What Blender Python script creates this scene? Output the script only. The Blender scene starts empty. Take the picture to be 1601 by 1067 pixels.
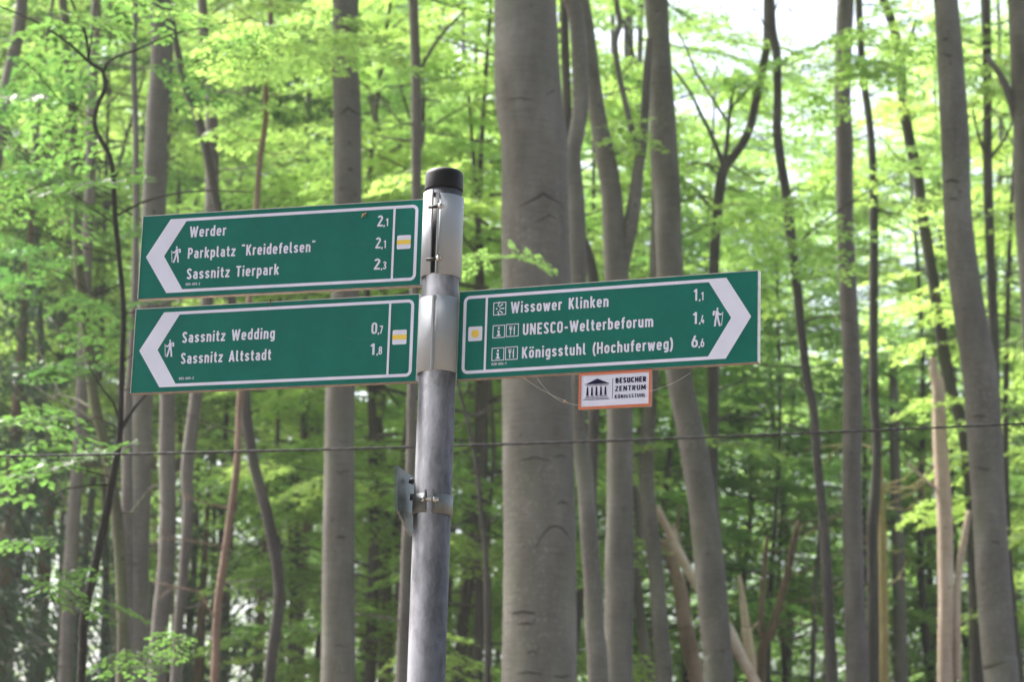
import bpy, math, random
import numpy as np
from mathutils import Vector, Matrix
from mathutils.geometry import delaunay_2d_cdt

R = math.radians
rng = np.random.default_rng(7)
random.seed(7)
S = bpy.context.scene
COL = S.collection

# ------------------------------------------------------------------ camera
PW, PH, FPX = 1601.0, 1067.0, 3972.8
PITCH, ROLL, CAMZ = 0.2358, 0.0295, 1.6
cp, sp, cr, sr = math.cos(PITCH), math.sin(PITCH), math.cos(ROLL), math.sin(ROLL)
FWD = Vector((0, cp, sp))
U0 = Vector((0, -sp, cp))
EX = Vector((1, 0, 0))
RIGHT = EX * cr + U0 * sr
UP = EX * -sr + U0 * cr
CAM = Vector((0, 0, CAMZ))
cd = bpy.data.cameras.new('camera')
cd.sensor_width = 22.3
cd.lens = FPX / PW * 22.3
cd.clip_start = 0.05
cd.clip_end = 2000
cd.dof.use_dof = True
cd.dof.focus_distance = 4.15
cd.dof.aperture_fstop = 6.3
cd.dof.aperture_blades = 7
cam = bpy.data.objects.new('camera', cd)
COL.objects.link(cam)
M = Matrix.Identity(4)
for i in range(3):
    M[i][0] = RIGHT[i]; M[i][1] = UP[i]; M[i][2] = -FWD[i]; M[i][3] = CAM[i]
cam.matrix_world = M
S.camera = cam

# ------------------------------------------------------------------ light
SUN_EL, SUN_AZ = 52.0, -55.0           # azimuth measured from +Y (view direction), negative = left
w = bpy.data.worlds.new('World')
S.world = w
w.use_nodes = True
nt = w.node_tree
bg = nt.nodes['Background']
sky = nt.nodes.new('ShaderNodeTexSky')
sky.sky_type = 'NISHITA'
sky.sun_disc = False
sky.sun_elevation = R(SUN_EL)
sky.sun_rotation = R(SUN_AZ)
sky.air_density = 1.0
sky.dust_density = 6.0
sky.ozone_density = 1.0
hs = nt.nodes.new('ShaderNodeHueSaturation')
hs.inputs['Saturation'].default_value = 0.85
nt.links.new(sky.outputs[0], hs.inputs['Color'])
nt.links.new(hs.outputs[0], bg.inputs[0])
bg.inputs[1].default_value = 0.10
sd = bpy.data.lights.new('sun', 'SUN')
sd.energy = 2.6
sd.angle = R(20)
sd.color = (1.0, 0.97, 0.93)
sun = bpy.data.objects.new('sun', sd)
COL.objects.link(sun)
sdir = Vector((math.sin(R(SUN_AZ)) * math.cos(R(SUN_EL)), math.cos(R(SUN_AZ)) * math.cos(R(SUN_EL)), math.sin(R(SUN_EL))))
sun.rotation_euler = sdir.to_track_quat('Z', 'Y').to_euler()
sun.location = sdir * 30
S.view_settings.view_transform = 'Standard'
S.view_settings.look = 'None'
S.view_settings.gamma = 1
S.view_settings.exposure = 2.33
S.render.engine = 'CYCLES'
S.cycles.max_bounces = 8
S.cycles.transmission_bounces = 6
S.cycles.diffuse_bounces = 5
S.cycles.use_denoising = True
S.cycles.sample_clamp_indirect = 6

# ------------------------------------------------------------------ helpers
def ray(x, y):
    return FWD * FPX + RIGHT * (x - PW / 2) + UP * (PH / 2 - y)

def at(x, y, d):
    """point seen at photo position x, y standing d metres in front (along +Y)"""
    r = ray(x, y)
    return CAM + r * (d / r.y)

def mpp(x, y, d):
    """metres per photo pixel there"""
    return (at(x, y, d) - CAM).dot(FWD) / FPX

def link(o, parent=None):
    COL.objects.link(o)
    if parent is not None:
        o.parent = parent
    return o

def tag(o, label=None, cat=None, group=None, kind=None):
    if label: o['label'] = label
    if cat: o['category'] = cat
    if group: o['group'] = group
    if kind: o['kind'] = kind
    return o

def empty(name, loc, rz=0.0):
    o = bpy.data.objects.new(name, None)
    o.empty_display_size = 0.1
    o.location = loc
    o.rotation_euler = (0, 0, rz)
    return link(o)

def mesh_np(name, V, F, mat, smooth=False):
    """V (n,3) array; F (m,k) array of equal sized faces"""
    me = bpy.data.meshes.new(name)
    V = np.asarray(V, dtype=np.float32); F = np.asarray(F, dtype=np.int32)
    m, k = F.shape
    me.vertices.add(len(V)); me.vertices.foreach_set('co', V.ravel())
    me.loops.add(m * k); me.loops.foreach_set('vertex_index', F.ravel())
    me.polygons.add(m)
    me.polygons.foreach_set('loop_start', np.arange(0, m * k, k, dtype=np.int32))
    me.polygons.foreach_set('use_smooth', np.full(m, smooth))
    me.update(calc_edges=True)
    me.validate()
    me.materials.append(mat)
    return me

class MB:
    """collects shapes that become one mesh object"""
    def __init__(s): s.v = []; s.f = []; s.sm = []
    def add(s, vs, fs, smooth=False):
        o = len(s.v)
        s.v += [tuple(v) for v in vs]
        for f in fs:
            s.f.append(tuple(i + o for i in f)); s.sm.append(smooth)
        return s
    def box(s, a, b):
        x0, y0, z0 = a; x1, y1, z1 = b
        v = [(x0,y0,z0),(x1,y0,z0),(x1,y1,z0),(x0,y1,z0),(x0,y0,z1),(x1,y0,z1),(x1,y1,z1),(x0,y1,z1)]
        return s.add(v, [(0,3,2,1),(4,5,6,7),(0,1,5,4),(1,2,6,5),(2,3,7,6),(3,0,4,7)])
    def tube(s, pts, rad, n=12, caps=True, wob=None):
        pts = [Vector(p) for p in pts]
        vs = []; prev = None
        for i, p in enumerate(pts):
            t = (pts[min(i+1, len(pts)-1)] - pts[max(i-1, 0)]).normalized()
            if prev is None:
                a = t.cross(Vector((0.3, 1, 0.1)))
                if a.length < 1e-4: a = t.cross(Vector((1, 0, 0)))
            else:
                a = prev - t * prev.dot(t)
            a.normalize(); prev = a
            b = t.cross(a)
            for k in range(n):
                an = 2 * math.pi * k / n
                rr = rad[i] * (wob(i, k) if wob else 1)
                vs.append(p + (a * math.cos(an) + b * math.sin(an)) * rr)
        fs = [(i*n+k, i*n+(k+1)%n, (i+1)*n+(k+1)%n, (i+1)*n+k) for i in range(len(pts)-1) for k in range(n)]
        s.add(vs, fs, True)
        if caps:
            o = len(s.v) - len(vs)
            s.f.append(tuple(o + k for k in range(n))[::-1]); s.sm.append(False)
            e = o + (len(pts)-1)*n
            s.f.append(tuple(e + k for k in range(n))); s.sm.append(False)
        return s
    def lathe(s, prof, n=48, c=(0,0,0), a0=0.0, a1=2*math.pi):
        """prof: (r,z) pairs round the z axis"""
        full = abs(a1 - a0 - 2*math.pi) < 1e-6
        cols = n if full else n + 1
        vs = [(c[0]+r*math.cos(a0+(a1-a0)*k/n), c[1]+r*math.sin(a0+(a1-a0)*k/n), c[2]+z) for r, z in prof for k in range(cols)]
        fs = []
        for i in range(len(prof)-1):
            for k in range(n):
                k2 = (k+1) % cols
                fs.append((i*cols+k, i*cols+k2, (i+1)*cols+k2, (i+1)*cols+k))
        return s.add(vs, fs, True)
    def shell(s, r0, r1, z0, z1, a0, a1, n=40):
        """a piece of tube wall between two angles"""
        vs = []
        for k in range(n+1):
            a = a0 + (a1-a0)*k/n
            ca, sa = math.cos(a), math.sin(a)
            vs += [(r0*ca,r0*sa,z0),(r1*ca,r1*sa,z0),(r1*ca,r1*sa,z1),(r0*ca,r0*sa,z1)]
        fo, ff = [], []
        for k in range(n):
            a, b = 4*k, 4*k+4
            fo += [(a+1,b+1,b+2,a+2), (a+3,b+3,b,a)]
            ff += [(a,b,b+1,a+1), (a+2,b+2,b+3,a+3)]
        o = len(s.v)
        s.add(vs, fo, True)
        for f in ff + [(0,1,2,3), (4*n+3,4*n+2,4*n+1,4*n)]:
            s.f.append(tuple(i+o for i in f)); s.sm.append(False)
        return s
    def build(s, name, mat, parent=None, off=None):
        me = bpy.data.meshes.new(name)
        v = s.v if off is None else [(a-off[0], b-off[1], c-off[2]) for a, b, c in s.v]
        me.from_pydata(v, [], s.f)
        me.polygons.foreach_set('use_smooth', s.sm)
        me.update()
        me.materials.append(mat)
        return link(bpy.data.objects.new(name, me), parent)

# ------------------------------------------------------------------ materials
def newmat(name):
    m = bpy.data.materials.new(name); m.use_nodes = True
    t = m.node_tree
    return m, t, t.nodes['Principled BSDF']

def N(t, kind, **kw):
    n = t.nodes.new(kind)
    for k, v in kw.items():
        if k in n.inputs: n.inputs[k].default_value = v
        else: setattr(n, k, v)
    return n

def ramp(t, src, stops):
    r = t.nodes.new('ShaderNodeValToRGB')
    while len(r.color_ramp.elements) < len(stops): r.color_ramp.elements.new(0.5)
    for e, (p, c) in zip(r.color_ramp.elements, stops):
        e.position = p; e.color = (*c, 1) if len(c) == 3 else c
    t.links.new(src, r.inputs[0])
    return r

def coords(t, scale=(1,1,1)):
    tc = t.nodes.new('ShaderNodeTexCoord'); mp = t.nodes.new('ShaderNodeMapping')
    mp.inputs['Scale'].default_value = scale
    t.links.new(tc.outputs['Object'], mp.inputs[0])
    return mp.outputs[0]

def mixc(t, fac, a, b):
    m = t.nodes.new('ShaderNodeMix'); m.data_type = 'RGBA'
    for sock, v in ((m.inputs[0], fac), (m.inputs[6], a), (m.inputs[7], b)):
        if hasattr(v, 'links') or hasattr(v, 'is_linked'): t.links.new(v, sock)
        else: sock.default_value = (*v, 1) if isinstance(v, tuple) and len(v) == 3 else v
    return m.outputs[2]

def bark(name, dark, mid, light, band=14.0, bump=0.5, algae=0.35, scale=1.0):
    m, t, p = newmat(name)
    c1 = coords(t, (2.2*scale, 2.2*scale, 0.8*scale))
    n1 = N(t, 'ShaderNodeTexNoise', Scale=2.0, Detail=6.0, Roughness=0.6); t.links.new(c1, n1.inputs[0])
    r1 = ramp(t, n1.outputs[0], [(0.3, dark), (0.52, mid), (0.72, light)])
    c2 = coords(t, (3*scale, 3*scale, band*scale*2.2))
    n2 = N(t, 'ShaderNodeTexNoise', Scale=2.2, Detail=5.0, Roughness=0.65); t.links.new(c2, n2.inputs[0])
    r2 = ramp(t, n2.outputs[0], [(0.28, (0.76,0.75,0.74)), (0.5, (1,1,1)), (0.8, (1.07,1.06,1.05))])
    mul = t.nodes.new('ShaderNodeMix'); mul.data_type = 'RGBA'; mul.blend_type = 'MULTIPLY'; mul.inputs[0].default_value = 0.9
    t.links.new(r1.outputs[0], mul.inputs[6]); t.links.new(r2.outputs[0], mul.inputs[7])
    c3 = coords(t, (1.3*scale, 1.3*scale, 0.5*scale))
    n3 = N(t, 'ShaderNodeTexNoise', Scale=3.1, Detail=7.0, Roughness=0.7); t.links.new(c3, n3.inputs[0])
    r3 = ramp(t, n3.outputs[0], [(0.52, (0,0,0)), (0.68, (algae,)*3)])
    out = mixc(t, r3.outputs[0], mul.outputs[2], (0.085, 0.11, 0.05))
    # small dark pores and knots
    v = N(t, 'ShaderNodeTexVoronoi', Scale=7.0*scale); 
    c4 = coords(t, (1,1,0.8)); t.links.new(c4, v.inputs[0])
    rv = ramp(t, v.outputs['Distance'], [(0.04, (0.75,)*3), (0.11, (0,0,0))])
    out = mixc(t, rv.outputs[0], out, tuple(x*0.45 for x in dark))
    # pale lichen freckles in drifts
    v2 = N(t, 'ShaderNodeTexVoronoi', Scale=34.0*scale); t.links.new(c4, v2.inputs[0])
    rv2 = ramp(t, v2.outputs['Distance'], [(0.16, (1,)*3), (0.34, (0,0,0))])
    n5 = N(t, 'ShaderNodeTexNoise', Scale=1.7*scale, Detail=3.0); t.links.new(c4, n5.inputs[0])
    r5 = ramp(t, n5.outputs[0], [(0.46, (0,0,0)), (0.66, (0.5,)*3)])
    mm = t.nodes.new('ShaderNodeMath'); mm.operation = 'MULTIPLY'
    t.links.new(rv2.outputs[0], mm.inputs[0]); t.links.new(r5.outputs[0], mm.inputs[1])
    out = mixc(t, mm.outputs[0], out, tuple(min(.5, x*1.55) for x in light))
    t.links.new(out, p.inputs['Base Color'])
    p.inputs['Roughness'].default_value = 0.85
    p.inputs['Specular IOR Level'].default_value = 0.25
    b = N(t, 'ShaderNodeBump', Strength=bump, Distance=0.012)
    t.links.new(n2.outputs[0], b.inputs['Height']); t.links.new(b.outputs[0], p.inputs['Normal'])
    return m

BARK = bark('beech_bark', (0.078,0.072,0.060), (0.119,0.112,0.095), (0.174,0.166,0.145))
BARKW = bark('grey_bark', (0.082,0.073,0.064), (0.122,0.11,0.098), (0.175,0.16,0.143), algae=0.25)
BARKD = bark('dark_bark', (0.036,0.032,0.029), (0.06,0.054,0.048), (0.095,0.086,0.075), algae=0.3)
BLACK = bark('wet_dark_bark', (0.016,0.014,0.013), (0.028,0.025,0.022), (0.045,0.04,0.035), algae=0.15)
BARKM = bark('mossy_bark', (0.05,0.05,0.035), (0.085,0.085,0.05), (0.12,0.13,0.07), algae=0.85)
BARKR = bark('reddish_bark', (0.13,0.085,0.06), (0.2,0.135,0.1), (0.28,0.2,0.15), algae=0.12)
DEAD = bark('dead_wood', (0.38,0.27,0.21), (0.50,0.385,0.31), (0.62,0.51,0.43), algae=0.15)
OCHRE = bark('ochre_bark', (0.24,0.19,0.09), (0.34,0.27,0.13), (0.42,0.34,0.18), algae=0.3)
BROWN = bark('rotten_wood', (0.08,0.055,0.035), (0.13,0.09,0.06), (0.19,0.14,0.1), algae=0.2)

def leafmat(name, diff, trans, mixf=0.5, hue=0.03, gloss=0.35):
    m, t, p = newmat(name)
    oi = t.nodes.new('ShaderNodeObjectInfo')
    geo = t.nodes.new('ShaderNodeNewGeometry')
    nz = N(t, 'ShaderNodeTexNoise', Scale=0.9, Detail=3.0); t.links.new(geo.outputs['Position'], nz.inputs[0])
    rl = t.nodes.new('ShaderNodeMath'); rl.operation = 'MULTIPLY_ADD'
    t.links.new(geo.outputs['Random Per Island'], rl.inputs[0]); rl.inputs[1].default_value = 0.5; rl.inputs[2].default_value = 0.75
    a = t.nodes.new('ShaderNodeMath'); a.operation = 'MULTIPLY_ADD'
    t.links.new(nz.outputs[0], a.inputs[0]); a.inputs[1].default_value = 0.06; 
    b = t.nodes.new('ShaderNodeMath'); b.operation = 'MULTIPLY_ADD'
    t.links.new(oi.outputs['Random'], b.inputs[0]); b.inputs[1].default_value = hue; b.inputs[2].default_value = 0.475 - hue/2
    t.links.new(b.outputs[0], a.inputs[2])
    def hsv(col):
        h = t.nodes.new('ShaderNodeHueSaturation')
        h.inputs['Color'].default_value = (*col, 1)
        t.links.new(a.outputs[0], h.inputs['Hue'])
        t.links.new(rl.outputs[0], h.inputs['Value'])
        return h.outputs[0]
    t.links.new(hsv(diff), p.inputs['Base Color'])
    p.inputs['Roughness'].default_value = 0.42
    p.inputs['Specular IOR Level'].default_value = gloss
    tr = t.nodes.new('ShaderNodeBsdfTranslucent'); t.links.new(hsv(trans), tr.inputs[0])
    mx = t.nodes.new('ShaderNodeMixShader'); mx.inputs[0].default_value = mixf
    t.links.new(p.outputs[0], mx.inputs[1]); t.links.new(tr.outputs[0], mx.inputs[2])
    t.links.new(mx.outputs[0], t.nodes['Material Output'].inputs[0])
    return m

LEAF = leafmat('beech_leaf', (0.095,0.175,0.05), (0.405,0.61,0.14), 0.57, hue=0.025)
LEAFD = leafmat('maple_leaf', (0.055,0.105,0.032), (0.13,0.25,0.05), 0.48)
NEEDLE = leafmat('spruce_needle', (0.035,0.075,0.04), (0.06,0.12,0.05), 0.25, hue=0.02)

def plain(name, col, rough=0.5, metal=0.0, noise=0.12, scale=30.0, spec=0.5):
    m, t, p = newmat(name)
    c = coords(t)
    n = N(t, 'ShaderNodeTexNoise', Scale=scale, Detail=5.0, Roughness=0.6); t.links.new(c, n.inputs[0])
    lo = tuple(x*(1-noise) for x in col); hi = tuple(min(1, x*(1+noise)) for x in col)
    r = ramp(t, n.outputs[0], [(0.3, lo), (0.7, hi)])
    t.links.new(r.outputs[0], p.inputs['Base Color'])
    p.inputs['Roughness'].default_value = rough; p.inputs['Metallic'].default_value = metal
    p.inputs['Specular IOR Level'].default_value = spec
    return m

def signgreen():
    m, t, p = newmat('sign_green')
    c = coords(t)
    n = N(t, 'ShaderNodeTexNoise', Scale=14.0, Detail=7.0, Roughness=0.65); t.links.new(c, n.inputs[0])
    r = ramp(t, n.outputs[0], [(0.3, (0.002,0.128,0.103)), (0.7, (0.004,0.160,0.128))])
    # faint scuffs
    c2 = coords(t, (6, 6, 40))
    n2 = N(t, 'ShaderNodeTexNoise', Scale=3.0, Detail=6.0, Roughness=0.7, Distortion=1.5); t.links.new(c2, n2.inputs[0])
    r2 = ramp(t, n2.outputs[0], [(0.60, (0,0,0)), (0.78, (0.22,)*3)])
    c3 = coords(t, (1, 1, 1))
    n3 = N(t, 'ShaderNodeTexNoise', Scale=180.0, Detail=2.0); t.links.new(c3, n3.inputs[0])
    r3 = ramp(t, n3.outputs[0], [(0.71, (0,0,0)), (0.80, (0.3,)*3)])
    o = mixc(t, r2.outputs[0], r.outputs[0], (0.10,0.19,0.17))
    o = mixc(t, r3.outputs[0], o, (0.12,0.2,0.18))
    t.links.new(o, p.inputs['Base Color'])
    p.inputs['Roughness'].default_value = 0.5
    p.inputs['Specular IOR Level'].default_value = 0.15
    return m

GREEN = signgreen()
WHITE = plain('sign_white', (0.68,0.70,0.86), 0.45, noise=0.05, scale=20)
YELLOW = plain('waymark_yellow', (0.78,0.56,0.06), 0.5, noise=0.06)
ORANGE = plain('frame_orange', (0.55,0.15,0.065), 0.5, noise=0.1)
NAVY = plain('print_navy', (0.006,0.006,0.04), 0.6, spec=0.2)
RIM = plain('aluminium_rim', (0.55,0.52,0.48), 0.45, 0.5, noise=0.2, scale=60)
UNDER = plain('weathered_edge', (0.20,0.16,0.13), 0.7, noise=0.35, scale=50)
SLEEVE = plain('powder_coated_sleeve', (0.37,0.395,0.43), 0.6, noise=0.05, scale=18)
CAPM = plain('black_plastic', (0.007,0.0065,0.008), 0.5, noise=0.5, scale=60, spec=0.25)
BOLT = plain('zinc_bolt', (0.6,0.58,0.55), 0.28, 1.0)
DARKM = plain('bolt_thread', (0.03,0.025,0.03), 0.6)
STEEL = plain('bracket_steel', (0.17,0.185,0.19), 0.55, 0.35, noise=0.25, scale=40)
PLATEM = plain('bracket_plate_paint', (0.12,0.155,0.155), 0.5, 0.3, noise=0.45, scale=40)
CABLE = plain('cable_rubber', (0.01,0.01,0.011), 0.7)
WEB = plain('web_silk', (0.6,0.58,0.52), 0.4)
SCRAP = plain('dry_leaf', (0.42,0.28,0.14), 0.7, noise=0.3)

def galv():
    m, t, p = newmat('galvanised_steel')
    c = coords(t, (1, 1, 0.6))
    v = N(t, 'ShaderNodeTexVoronoi', Scale=90.0); t.links.new(c, v.inputs[0])
    n = N(t, 'ShaderNodeTexNoise', Scale=22.0, Detail=7.0, Roughness=0.7); t.links.new(coords(t, (1,1,0.35)), n.inputs[0])
    r = ramp(t, n.outputs[0], [(0.38, (0.036,0.038,0.046)), (0.5, (0.080,0.082,0.096)), (0.64, (0.145,0.148,0.172))])
    rv = ramp(t, v.outputs['Color'], [(0.0, (0.0,)*3), (1.0, (0.14,)*3)])
    o = mixc(t, rv.outputs[0], r.outputs[0], (0.34,0.345,0.38))
    t.links.new(o, p.inputs['Base Color'])
    p.inputs['Metallic'].default_value = 0.1
    p.inputs['Specular IOR Level'].default_value = 0.2
    rr = ramp(t, n.outputs[0], [(0.3, (0.82,)*3), (0.7, (0.68,)*3)])
    t.links.new(rr.outputs[0], p.inputs['Roughness'])
    b = N(t, 'ShaderNodeBump', Strength=0.15, Distance=0.001); t.links.new(n.outputs[0], b.inputs['Height']); t.links.new(b.outputs[0], p.inputs['Normal'])
    return m
GALV = galv()

def groundmat():
    m, t, p = newmat('leaf_litter')
    n = N(t, 'ShaderNodeTexNoise', Scale=3.0, Detail=9.0, Roughness=0.7); t.links.new(coords(t), n.inputs[0])
    v = N(t, 'ShaderNodeTexVoronoi', Scale=14.0); t.links.new(coords(t), v.inputs[0])
    r = ramp(t, n.outputs[0], [(0.3, (0.05,0.035,0.022)), (0.5, (0.11,0.075,0.045)), (0.7, (0.17,0.12,0.07))])
    o = mixc(t, 0.25, r.outputs[0], v.outputs['Color'])
    o = mixc(t, 0.7, o, r.outputs[0])
    t.links.new(o, p.inputs['Base Color']); p.inputs['Roughness'].default_value = 0.9
    b = N(t, 'ShaderNodeBump', Strength=0.6, Distance=0.05); t.links.new(v.outputs['Distance'], b.inputs['Height']); t.links.new(b.outputs[0], p.inputs['Normal'])
    return m

# ------------------------------------------------------------------ ground
def gh(x, y):
    t = max(0.0, y - 26.0)
    return 0.13 * t * t / (t + 20.0) + 0.15*math.sin(x*0.21+1)*min(1, t/10) if t > 0 else 0.0
gx = list(np.concatenate([np.linspace(-600,-60,10), np.linspace(-50,50,51), np.linspace(60,600,10)]))
gy = list(np.concatenate([np.linspace(-600,-20,10), np.linspace(-15,120,68), np.linspace(140,900,12)]))
gv = [(x, y, gh(x, min(y, 130))) for y in gy for x in gx]
gn = len(gx)
mb = MB().add(gv, [(j*gn+i, j*gn+i+1, (j+1)*gn+i+1, (j+1)*gn+i) for j in range(len(gy)-1) for i in range(gn-1)], True)
tag(mb.build('ground', groundmat()), kind='structure')

# ------------------------------------------------------------------ stroke lettering
HW = 0.08
def arc(cx, cy, rx, ry, a0, a1, n=7):
    return [(cx+rx*math.cos(R(a0+(a1-a0)*i/n)), cy+ry*math.sin(R(a0+(a1-a0)*i/n))) for i in range(n+1)]
def loop(x0, y0, x1, y1):
    rx = (x1-x0)/2; ry = min(rx*1.05, (y1-y0)/2); cx = (x0+x1)/2
    return arc(cx, y1-ry, rx, ry, 0, 180) + arc(cx, y0+ry, rx, ry, 180, 360) + [(x1, y1-ry)]
def ess(x0, y0, x1, y1):
    cx = (x0+x1)/2; rx = (x1-x0)/2; ry = min((y1-y0)*0.26, rx*1.05); ym = (y0+y1)/2
    return arc(cx, y1-ry, rx, ry, 8, 180) + [(x0+0.02, y1-ry-0.05), (cx-0.04, ym+0.025), (cx+0.04, ym-0.025), (x1-0.02, y0+ry+0.05)] + arc(cx, y0+ry, rx, ry, 0, -172)
def bowl(x0, y0, x1, y1):   # D shape opened to the left
    ry = (y1-y0)/2; rx = min(ry, (x1-x0)*0.62)
    return [(x0, y1), (x1-rx, y1)] + arc(x1-rx, y0+ry, rx, ry, 90, -90) + [(x0, y0)]
h = HW
XH = 0.72
def glyphs():
    G = {}
    w = .45; r = w-h; t = XH-h; c = w/2; q = (r-h)/2
    o = loop(h, h, r, t)
    G['o'] = (w, [o]); G['ö'] = (w, [o, [(.11,.84),(.11,.98)], [(.34,.84),(.34,.98)]])
    arch = arc(c, t-q, q, q, 180, 0)
    G['n'] = (w, [[(h,0),(h,XH)], arch+[(r,0)]])
    G['h'] = (w, [[(h,0),(h,1)], arch+[(r,0)]])
    G['u'] = (w, [[(r,0),(r,XH)], [(h,XH)]+arc(c, h+q, q, q, 180, 360)])
    G['m'] = (.72, [[(h,0),(h,XH)], arc(.22, t-.14, .14, .14, 180, 0)+[(.36,0)], arc(.5, t-.14, .14, .14, 180, 0)+[(.64,0)]])
    G['d'] = (w, [o, [(r,0),(r,1)]]); G['b'] = (w, [o, [(h,0),(h,1)]])
    G['p'] = (w, [o, [(h,-.24),(h,XH)]])
    G['g'] = (w, [o, [(r,XH),(r,-.04)]+arc(c, -.04, q, .12, 0, -150)])
    G['e'] = (w, [[(h,.36),(r,.36),(r,t-q)]+arc(c, t-q, q, q, 0, 180)+arc(c, h+q, q, q, 180, 335)])
    G['c'] = (.41, [arc(c, t-q, q, q, 20, 180)+arc(c, h+q, q, q, 180, 340)])
    G['a'] = (.44, [[(.09,.55)]+arc(.215, t-.13, .135, .13, 150, 0)+[(.36,0)], [(.36,.41),(.2,.41)]+arc(.2, .245, .12, .165, 90, 270)+[(.25,.08),(.36,.13)]])
    G['s'] = (.42, [ess(h, h, .34, t)])
    G['r'] = (.31, [[(h,0),(h,XH)], arc(.22, t-.14, .14, .14, 180, 90)+[(.31,t)]])
    G['k'] = (.44, [[(h,0),(h,1)], [(h,.26),(.38,XH)], [(.18,.42),(.39,0)]])
    G['l'] = (.25, [[(h,1),(h,.19)]+arc(.19, .19, .11, .11, 180, 270)+[(.25,.08)]])
    G['t'] = (.32, [[(.14,.93),(.14,.19)]+arc(.25, .19, .11, .11, 180, 270)+[(.32,.08)], [(0,t),(.31,t)]])
    G['f'] = (.31, [[(.14,0),(.14,.81)]+arc(.25, .81, .11, .11, 180, 90)+[(.31,.92)], [(0,t),(.29,t)]])
    G['z'] = (.40, [[(.02,t),(.35,t),(.05,h),(.39,h)]])
    G['i'] = (.16, [[(h,0),(h,XH)], [(h,.84),(h,.99)]])
    G['w'] = (.64, [[(.06,XH),(.185,0.03),(.32,.62),(.455,.03),(.58,XH)]])
    G['W'] = (.78, [[(.06,1),(.22,.04),(.39,.9),(.56,.04),(.72,1)]])
    G['P'] = (.48, [[(h,0),(h,1)], bowl(h, .44, .41, .92)])
    G['B'] = (.49, [[(h,0),(h,1)], bowl(h, .52, .39, .92), bowl(h, .08, .41, .52)])
    G['R'] = (.49, [[(h,0),(h,1)], bowl(h, .46, .41, .92), [(.24,.46),(.41,0)]])
    G['K'] = (.50, [[(h,0),(h,1)], [(h,.34),(.43,1)], [(.2,.55),(.44,0)]])
    G['S'] = (.47, [ess(h, h, .39, .92)])
    G['T'] = (.46, [[(0,.92),(.46,.92)], [(.23,0),(.23,.9)]])
    G['A'] = (.54, [[(.06,0),(.27,.96),(.48,0)], [(.13,.27),(.41,.27)]])
    U = [(h,1)]+arc(.25, .25, .17, .17, 180, 360)+[(.42,1)]
    G['U'] = (.50, [U])
    G['N'] = (.53, [[(h,0),(h,1)], [(h,.98),(.45,.02)], [(.45,0),(.45,1)]])
    G['M'] = (.64, [[(h,0),(h,1)], [(h,.97),(.32,.3),(.56,.97)], [(.56,0),(.56,1)]])
    G['E'] = (.43, [[(h,0),(h,1)], [(h,.92),(.43,.92)], [(h,.51),(.38,.51)], [(h,.08),(.43,.08)]])
    G['L'] = (.40, [[(h,1),(h,0)], [(h,.08),(.4,.08)]])
    G['I'] = (.16, [[(h,0),(h,1)]])
    G['Z'] = (.45, [[(.02,.92),(.40,.92),(.05,.08),(.44,.08)]])
    O = loop(h, h, .42, .92)
    G['O'] = (.50, [O]); G['0'] = (.48, [loop(h, h, .40, .92)])
    G['Ö'] = (.50, [loop(h, h, .42, .86), [(.14,1.03),(.14,1.17)], [(.36,1.03),(.36,1.17)]])
    G['C'] = (.47, [arc(.25, .75, .17, .17, 12, 180)+arc(.25, .25, .17, .17, 180, 348)])
    G['G'] = (.50, [arc(.25, .75, .17, .17, 15, 180)+arc(.25, .25, .17, .17, 180, 360)+[(.42,.48),(.26,.48)]])
    G['H'] = (.52, [[(h,0),(h,1)], [(.44,0),(.44,1)], [(h,.51),(.44,.51)]])
    G['1'] = (.32, [[(.02,.76),(.21,.93),(.21,0)]])
    G['2'] = (.47, [arc(.235, .75, .155, .17, 165, 0)+[(.38,.68),(.06,.08),(.46,.08)]])
    G['3'] = (.47, [arc(.235, .76, .15, .16, 160, -80)+arc(.235, .28, .16, .2, 80, -165), [(.17,.54),(.27,.54)]])
    G['4'] = (.49, [[(.27,1),(.07,.26),(.48,.26)], [(.34,.5),(.34,0)]])
    G['5'] = (.47, [[(.42,.92),(.1,.92),(.08,.55),(.2,.6)]+arc(.23, .32, .16, .24, 90, -160)])
    G['6'] = (.48, [loop(h, h, .40, .6), [(.08,.33),(.1,.5),(.28,1)]])
    G['7'] = (.45, [[(.02,.92),(.38,.92),(.16,0)]])
    G['8'] = (.48, [loop(h, h, .40, .52), loop(.1, .52, .38, .92)])
    G[','] = (.14, [[(.09,.15),(.03,-.1)]])
    G['.'] = (.16, [[(.08,0),(.08,.16)]])
    G['-'] = (.34, [[(.03,.42),(.31,.42)]])
    G['('] = (.24, [arc(.40, .42, .32, .68, 120, 240, 10)])
    G[')'] = (.24, [arc(-.16, .42, .32, .68, 60, -60, 10)])
    G['"'] = (.30, [[(.08,.86),(.08,1.04)], [(.22,.86),(.22,1.04)]])
    G[' '] = (.33, [])
    return G
GL = glyphs()

def ribbon(pts, hw):
    """split at sharp corners so that every stroke keeps its width"""
    P = [Vector(p) for p in pts]
    if len(P) > 2 and (P[0]-P[-1]).length < 1e-4: return ribbon_part(pts, hw)
    runs, cur = [], [P[0]]
    for i in range(1, len(P)-1):
        cur.append(P[i])
        a, b = P[i]-P[i-1], P[i+1]-P[i]
        if a.length > 1e-6 and b.length > 1e-6 and a.normalized().dot(b.normalized()) < .35:
            runs.append(cur); cur = [P[i]]
    cur.append(P[-1]); runs.append(cur)
    out = []
    for k, r in enumerate(runs):
        r = [v.copy() for v in r]
        if k > 0: r[0] -= (r[1]-r[0]).normalized()*hw*.55
        if k < len(runs)-1: r[-1] += (r[-1]-r[-2]).normalized()*hw*.55
        out += ribbon_part([tuple(v) for v in r], hw)
    return out

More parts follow.
